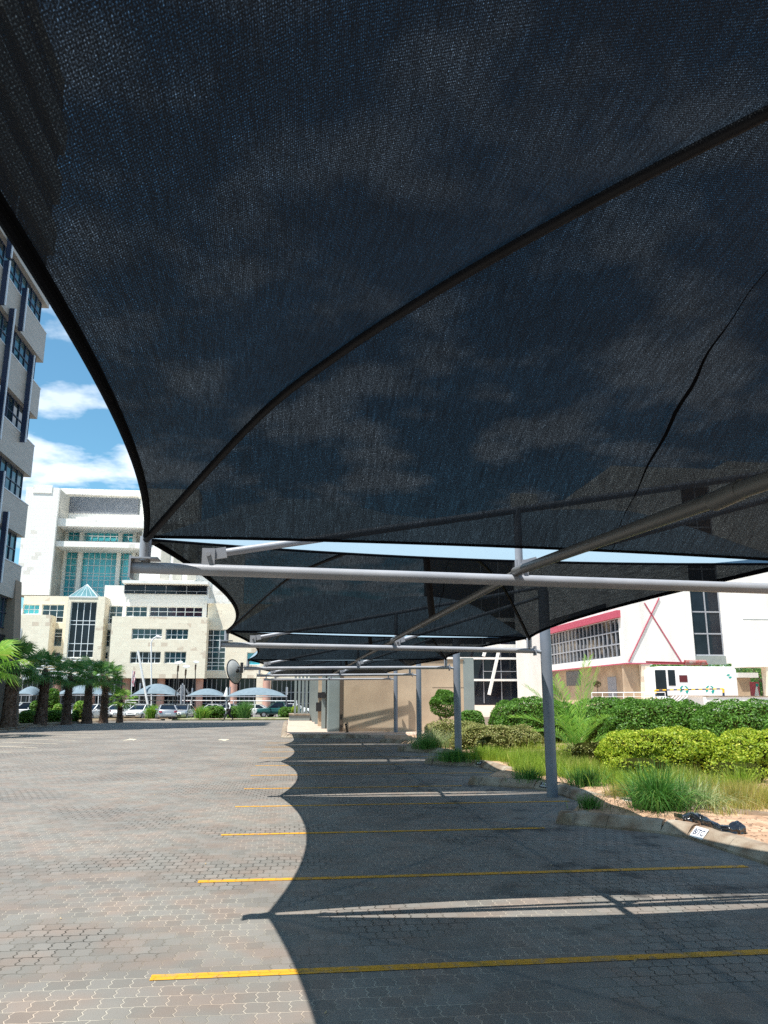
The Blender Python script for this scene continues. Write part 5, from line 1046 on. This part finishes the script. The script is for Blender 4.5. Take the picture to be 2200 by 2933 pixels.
# side wall running away, facing -X
yfar = PX(1554, 1900, XC).y; c0 = PX(1593, 1800, XC); ribT = PX(1776, 1757, XC).z; ribTop2 = ribT
zr0 = PX(1778, 1880, XC).z; zr1 = PX(1778, 1768, XC).z; yr0, yr1 = PX(1779, 1800, XC).y + .6, PX(1560, 1900, XC).y - 1
m = MB(); m.box(XC, XC + .5, YR + .5, yfar, zb, zr0); m.box(XC, XC + .5, YR + .5, yfar, zr1, zt_); m.box(XC, XC + .5, YR + .5, yr0, zr0, zr1); m.build('wall', m_white, t, base=B)
w = MB().box(XC + .2, XC + .25, yr0, yfar, zr0, zr1).build('ribbon_window', M('ochre_reflecting_glass', (.01, .014, .02), .07, 0, (.16, .125, .085), .35, .7, lo=.5, hi=.6), t, base=B); f = MB(); nn_ = 22
for k in range(nn_ + 1): y = yr0 + (yfar - yr0) * k / nn_; f.box(XC + .08, XC + .2, y - .07, y + .07, zr0, zr1)
for z in (0, .33, .66, 1): zz = zr0 + (zr1 - zr0) * z; f.box(XC + .09, XC + .19, yr0, yfar, zz - .07, zz + .07)
f.build('frame', m_tube, w, base=B)
MB().box(XC - .4, XC, YR + .3, yfar, zr1, zr1 + .75).build('pink_trim', m_red, t, base=B)
MB().box(XC - .1, XC, YR, yfar, zb - .12, zb).box(XC, XC + 9, YR - .1, YR, zb - .12, zb).build('pink_trim', m_red, t, base=B)
w2 = MB().box(XC - .02, XC - .0, yr0 + 3, yfar, zr1 + 1.25, zr1 + 1.9).build('upper_window', m_gdark, t, base=B)
# ground floor
MB().box(XC + 1.2, XC + 1.5, YR + 1, yfar, .7, zb).build('ground_wall', m_plast, t, base=B)
pa, pb = P(1799, 1900, YR).x, P(1870, 1900, YR).x
MB().box(XC + .05, P(1865, 1950, YR).x, YR + .6, YR + 1.0, .7, zb).build('ground_wall', m_plast, t, base=B)
xa = P(1840, 1950, YR).x; MB().box(xa, xa + .9, YR - .05, YR + .55, .7, zb - .12).build('pilaster', m_stone, t, base=B)
d0 = PX(1767, 1970, XC + 1.2); MB().box(XC + 1.15, XC + 1.2, d0.y, d0.y + 2.4, .75, PX(1767, 1938, XC + 1.2).z).build('door', m_tube, t, base=B)
d0 = PX(1663, 1950, XC + 1.2); MB().box(XC + 1.15, XC + 1.2, d0.y, d0.y + 5, 3.2, 5.0).build('window', m_gdark, t, base=B)
MB().box(XC + 9, XC + 28, YR + 6, YR + 6.3, .7, zr).build('ground_wall', m_plast, t, base=B) if False else None
px2 = P(2192, 1950, YR - 2.5).x; MB().box(px2, px2 + .9, YR - 2.9, YR - 2, .7, zr).build('pillar', m_stone, t, base=B)
# white link and glass part further back
t = thing('glass_office_wing', 'white and dark glass wing with slanting white struts beyond the beige wall', 'building', (26, 107, .7)); B = (26, 107, .7)
r = rct(1478, 1560, 1640, 2010, 106); MB().box(r[0], XC - .1, 106, 106.5, .7, 30).build('wall', m_white, t, base=B)
r = rct(1380, 1560, 1480, 2010, 108); MB().box(r[0] - 8, r[1] + .3, 108, 108.4, .7, 26).build('glazing', m_gdark, t, base=B)
m = MB()
for yy in (1775, 1851, 1886, 1948): z = P(1440, yy, 107.6).z; h_ = .28 if yy in (1886, 1948) else .5; m.box(r[0] - 8, r[1] + .2, 107.5, 108, z - h_ / 2, z + h_ / 2)
m.build('floor_band', m_white, t, base=B); m = MB()
for k in range(3): x = r[0] + (r[1] - r[0]) * k / 2; m.box(x - .04, x + .04, 107.85, 108, 1, 24)
for yy in (1923, ): z = P(1440, yy, 107.6).z; m.box(r[0], r[1], 107.8, 107.9, z - .04, z + .04)
m.build('mullions', m_tube, t, base=B)
for a, b in (((1430, 1858), (1401, 1990)), ((1385, 1880), (1398, 1840))): MB().bar(P(*a, 104), P(*b, 104), .35).build('strut', m_white, t, base=B)
# trailer
YT = 70.0; a, b = P(1876, 1912, YT), P(2108, 1914, YT); x0, x1 = a.x, b.x; z1 = P(1990, 1909, YT).z; z0 = P(1990, 1993, YT).z
t = thing('white_trailer', 'long white mobile clinic trailer with dark doors and teal emblems behind the hedge', 'trailer', ((x0 + x1) / 2, YT, .75)); B = ((x0 + x1) / 2, YT, .75)
m = MB(); pf = [(x0, z0), (x1, z0), (x1, z1 - .25), (x1 - .25, z1), (x0 + .5, z1), (x0, z1 - .3)]; n = len(pf)
for y in (YT, YT + 2.4): m.v += [(x, y, z) for x, z in pf]
m.f += [tuple(range(n))[::-1], tuple(range(n, 2 * n))] + [(i, (i + 1) % n, n + (i + 1) % n, n + i) for i in range(n)]; m.build('body', m_whitep, t, bevel=.05, base=B)
MB().box(x0 + 2.3, x1 - 1.5, YT + .3, YT + 2.2, .9, z0).build('underframe', m_white, t, base=B)
def tr_(x0_, y0_, x1_, y1_, nm, mt, dd=.02): r = rct(x0_, y0_, x1_, y1_, YT); MB().box(r[0], r[1], YT - dd, YT, r[2], r[3]).build(nm, mt, t, base=B)
tr_(1878, 1919, 1909, 1994, 'door', m_gdark); tr_(1914, 1919, 1934, 1964, 'window', m_gdark); tr_(1946, 1934, 1969, 1954, 'window', M('red_tinted_glass', (.10, .008, .015), .15)); tr_(1890, 1974, 1900, 1979, 'notice', m_line, .03)
m_teal = M('teal_print', (.0, .34, .28), .5)
def arc(cx_, cy_, r_, a0, a1):
    c = P(cx_, cy_, YT - .015); m = MB(); k = 12
    for i in range(k):
        t0, t1 = R(a0 + (a1 - a0) * i / k), R(a0 + (a1 - a0) * (i + 1) / k); w0, w1 = .03 + .10 * i / k, .03 + .10 * (i + 1) / k
        m.quad(*[(c.x + (r_ + s * w) * math.cos(q), YT - .012, c.z + (r_ + s * w) * math.sin(q)) for q, s, w in ((t0, -1, w0), (t1, -1, w1), (t1, 1, w1), (t0, 1, w0))])
    m.build('emblem', m_teal, t, base=B)
for cx_ in (1960, 2034): arc(cx_, 1975, .32, 100, 215); arc(cx_, 1975, .32, 80, -60)
arc(2089, 1937, .13, 60, 170); arc(2089, 1937, .13, -120, -10)
for k in (.35, .8):
    xx = x0 + (x1 - x0) * k; MB().tube([(xx, YT + .2, .75 + .45), (xx, YT + .5, .75 + .45)], .45, 16).build('wheel', m_dark, t, True, base=B)
m = MB(); s0_ = P(1945, 1992, YT - 1.5); 
for k in range(5): m.bar(P(1906 + k * 10, 2014 - 0, YT - 1.4), P(1930 + k * 10, 1994, YT - 1.4), .08)
m.build('steps', m_whitep, t, base=B)
# height barrier
YB = 60; t = thing('height_barrier', 'yellow and black striped height barrier in front of the white trailer', 'barrier', P(1975, 2010, YB)); B = P(1975, 2010, YB)
for k, (xx, yt) in enumerate(((1877, 1977), (2072, 1973))):
    tp = P(xx, yt, YB); bt = P(xx + 2, 2018, YB)
    for i in range(4): p, q = bt.lerp(tp, i / 4), bt.lerp(tp, (i + 1) / 4); MB().tube([p, q], .085, 10).build('post_band', m_navy if i % 2 == 0 and i < 3 or i == 2 else M('signal_yellow', (.75, .45, .02), .5) if 'signal_yellow' not in bpy.data.materials else bpy.data.materials['signal_yellow'], t, True, base=B)
a, b = P(1877, 1977, YB), P(2072, 1973, YB); ny = 19
for i in range(ny): p, q = a.lerp(b, i / ny), a.lerp(b, (i + 1) / ny); MB().tube([p, q], .05, 8).build('bar_band', m_navy if i % 2 else bpy.data.materials['signal_yellow'], t, base=B)
# railing
YL = 58; t = thing('steel_railing', 'thin pale steel railing left of the striped barrier', 'railing', P(1790, 2000, YL)); B = P(1790, 2000, YL); a, b = P(1695, 1984, YL), P(1905, 1983, YL); m = MB().tube([a, b], .03, 8)
for dz in (.3, .55): m.tube([a - Vector((0, 0, dz)), b - Vector((0, 0, dz))], .015, 6)
m.build('rail', m_whitep, t, base=B)
for k in range(8): p = a.lerp(b, k / 7); MB().tube([p, (p.x, p.y, .75)], .028, 8).build('post', m_whitep, t, base=B)
# low white wall, kiosk, signs, drum, potted tree
t = thing('low_white_wall', 'low whitewashed wall behind the right end of the tall hedge', 'wall', P(2110, 2010, 50)); B = P(2110, 2010, 50); r = rct(2024, 1996, 2300, 2060, 50); MB().box(r[0], r[1], 50, 50.3, .1, r[3]).build('masonry', m_white, t, base=B); MB().box(r[0], r[1], 49.95, 50.35, r[3], r[3] + .06).build('coping', m_kerb, t, base=B)
t = thing('kiosk', 'small beige kiosk with white roof right of the trailer', 'kiosk', P(2130, 2000, 90)); B = P(2130, 2000, 90); r = rct(2108, 1941, 2152, 2000, 90); MB().box(r[0], r[1], 90, 93, .7, r[3]).build('wall', m_plast, t, base=B); r2 = rct(2116, 1927, 2160, 1941, 90); MB().box(r2[0] - .3, r2[1] + .3, 89.6, 93.4, r2[2], r2[3]).build('roof', m_white, t, base=B)
t = thing('poster_board', 'poster board with red, white and teal shapes beside the kiosk', 'sign', P(2162, 1990, 84)); B = P(2162, 1990, 84); r = rct(2150, 1953, 2176, 1996, 84); MB().box(r[0], r[1], 84, 84.1, .7, r[3]).build('board', M('poster_red', (.42, .07, .09), .6), t, base=B)
m = MB(); m.v += [(r[0] + .3, 83.99, .9 + .6), (r[0] + .75, 83.99, r[3] - .1), (r[1] - .05, 83.99, 1.5)]; m.f.append((0, 2, 1)); m.build('white_shape', m_white, t, base=B); MB().box(r[0] + .65, r[1] - .1, 83.97, 83.985, r[2] + 1.1, r[3] - .2).build('teal_shape', m_teal, t, base=B)
t = thing('barrier_counterweight', 'rusty spotted drum on a dark red pole above the white trailer', 'drum', P(1990, 1900, 76)); B = P(1990, 1900, 76)
MB().tube([P(1962, 1898, 76), P(2021, 1898, 76)], .27, 20).build('drum', M('rusty_drum', (.30, .24, .22), .7, 0, (.28, .06, .05), 2.5, .4, .3, 10), t, True, base=B); MB().tube([P(1851, 1896, 76), P(1964, 1899, 76)], .09, 10).build('arm', M('dark_red_paint', (.20, .012, .02), .5), t, base=B); MB().tube([P(2008, 1904, 76), P(2008, 2000, 76)], .1, 10).build('post', m_tube, t, base=B)
t = thing('potted_tree', 'thin potted tree with brownish round crown by the beige ground floor wall', 'tree', P(1713, 1990, 66)); B = P(1713, 1990, 66); c = P(1710, 1960, 66); pt, nr = blob_points((c.x - B.x, 0, c.z - B.z), (.7, .7, .55), 700, amp=.05, squash=2.1); V, F = leaves(pt, nr, .1, .5); quads_mesh('crown', V, F, leaf_mat('brown_leaf', (.09, .06, .03), (.16, .13, .05)), t)
MB().tube([(c.x - B.x, 0, c.z - B.z), (c.x - B.x + .1, 0, .75 - B.z)], .025, 6).build('trunk', m_bark, t); MB().tube([(c.x - B.x + .1, 0, .75 - B.z), (c.x - B.x + .1, 0, 1.25 - B.z)], [.2, .3], 12).build('pot', m_taupe, t)
# trees beyond the passage and behind the gatehouse
def tree(c, r, H, lab, n=2600, leaf=.3):
    t = thing('leafy_tree', lab, 'tree', c, group='background trees'); m = MB(); m.tube([(0, 0, 0), (.1, 0, H * .5), (0, 0, H * .8)], [.25, .18, .08], 8)
    for k in range(7): a = k * .9; m.tube([(.05, 0, H * .45), (r * .6 * math.cos(a), r * .6 * math.sin(a), H * rng.uniform(.65, .95))], [.09, .03], 6)
    m.build('trunk', m_bark, t); Vs, Fs, o = [], [], 0
    for k in range(14):
        q = rng.normal(0, 1, 3); q /= np.linalg.norm(q); cc = q * r * .6 + np.array([0, 0, H * .82]); pt, nr = blob_points(cc, (r * .9, r * .9, r * .7), n // 14, amp=.2, squash=2.1); V, F = leaves(pt, nr, leaf, .5, 1.2); Vs.append(V); Fs.append(F + o); o += len(V)
    quads_mesh('crown', np.concatenate(Vs), np.concatenate(Fs), m_palm, t)
c = P(2185, 1950, 100); tree((c.x, 100, .75), 4.0, 6.5, 'dark tree seen through the passage at the right border'); c = P(2120, 1950, 104); tree((c.x, 104, .75), 3.2, 5.8, 'dark tree above the kiosk roof')
def woods(name, pts, lab):
    Vs, Fs, o = [], [], 0
    for (x, y, r_, h_) in pts:
        for _ in range(5):
            pt, nr = blob_points((x + rng.normal(0, r_ * .35), y + rng.normal(0, r_ * .3), zg(y) + h_ * rng.uniform(.35, .75)), (r_ * 1.3, r_ * 1.2, h_ * .6), 330, amp=.5, squash=2.1)
            V, F = leaves(pt, nr, .75, .6, 1.2); Vs.append(V); Fs.append(F + o); o += len(V)
    return tag(quads_mesh(name, np.concatenate(Vs), np.concatenate(Fs), m_palm), lab, 'woodland', kind='stuff')
woods('far_woodland', [(rng.uniform(78, 190), rng.uniform(120, 190), rng.uniform(5, 8), rng.uniform(7, 12)) for _ in range(30)], 'far belt of trees beyond the white building at the right')
woods('far_woodland', [(rng.uniform(-190, -62), rng.uniform(120, 180), rng.uniform(5, 8), rng.uniform(7, 12)) for _ in range(26)] + [(rng.uniform(3, 30), rng.uniform(150, 175), 7, 11) for _ in range(6)], 'far belt of trees beside and behind the stone office block')
m = MB(); m.quad((9.5, -20, .2), (90, -20, .2), (90, 40.9, .2), (9.5, 40.9, .2)); tag(m.build('lawn', M('patchy_lawn', (.13, .17, .05), .95, 0, (.34, .25, .15), .5, .2, .5, 12, det=9)), kind='structure')
# small litter
m = MB()
for _ in range(70):
    y = 3.2 + rng.random() ** 2 * 16; x = rng.uniform(-3.0, 5); s_ = rng.uniform(.008, .022); a = rng.uniform(0, 6.28); z = zg(y) + .006
    if x > inside_bed(0, y) - .1: continue
    d = Vector((math.cos(a), math.sin(a), .15)) * s_; e = Vector((-math.sin(a), math.cos(a), .1)) * s_ * .5; p = Vector((x, y, z)); m.quad(p - d, p + e, p + d + Vector((0, 0, s_ * .4)), p - e)
tag(m.build('leaf_litter', leaf_mat('dry_leaf', (.25, .17, .08), (.5, .4, .25), None, .1)), 'tiny dry leaves and bits scattered on the paving', 'litter', kind='stuff')
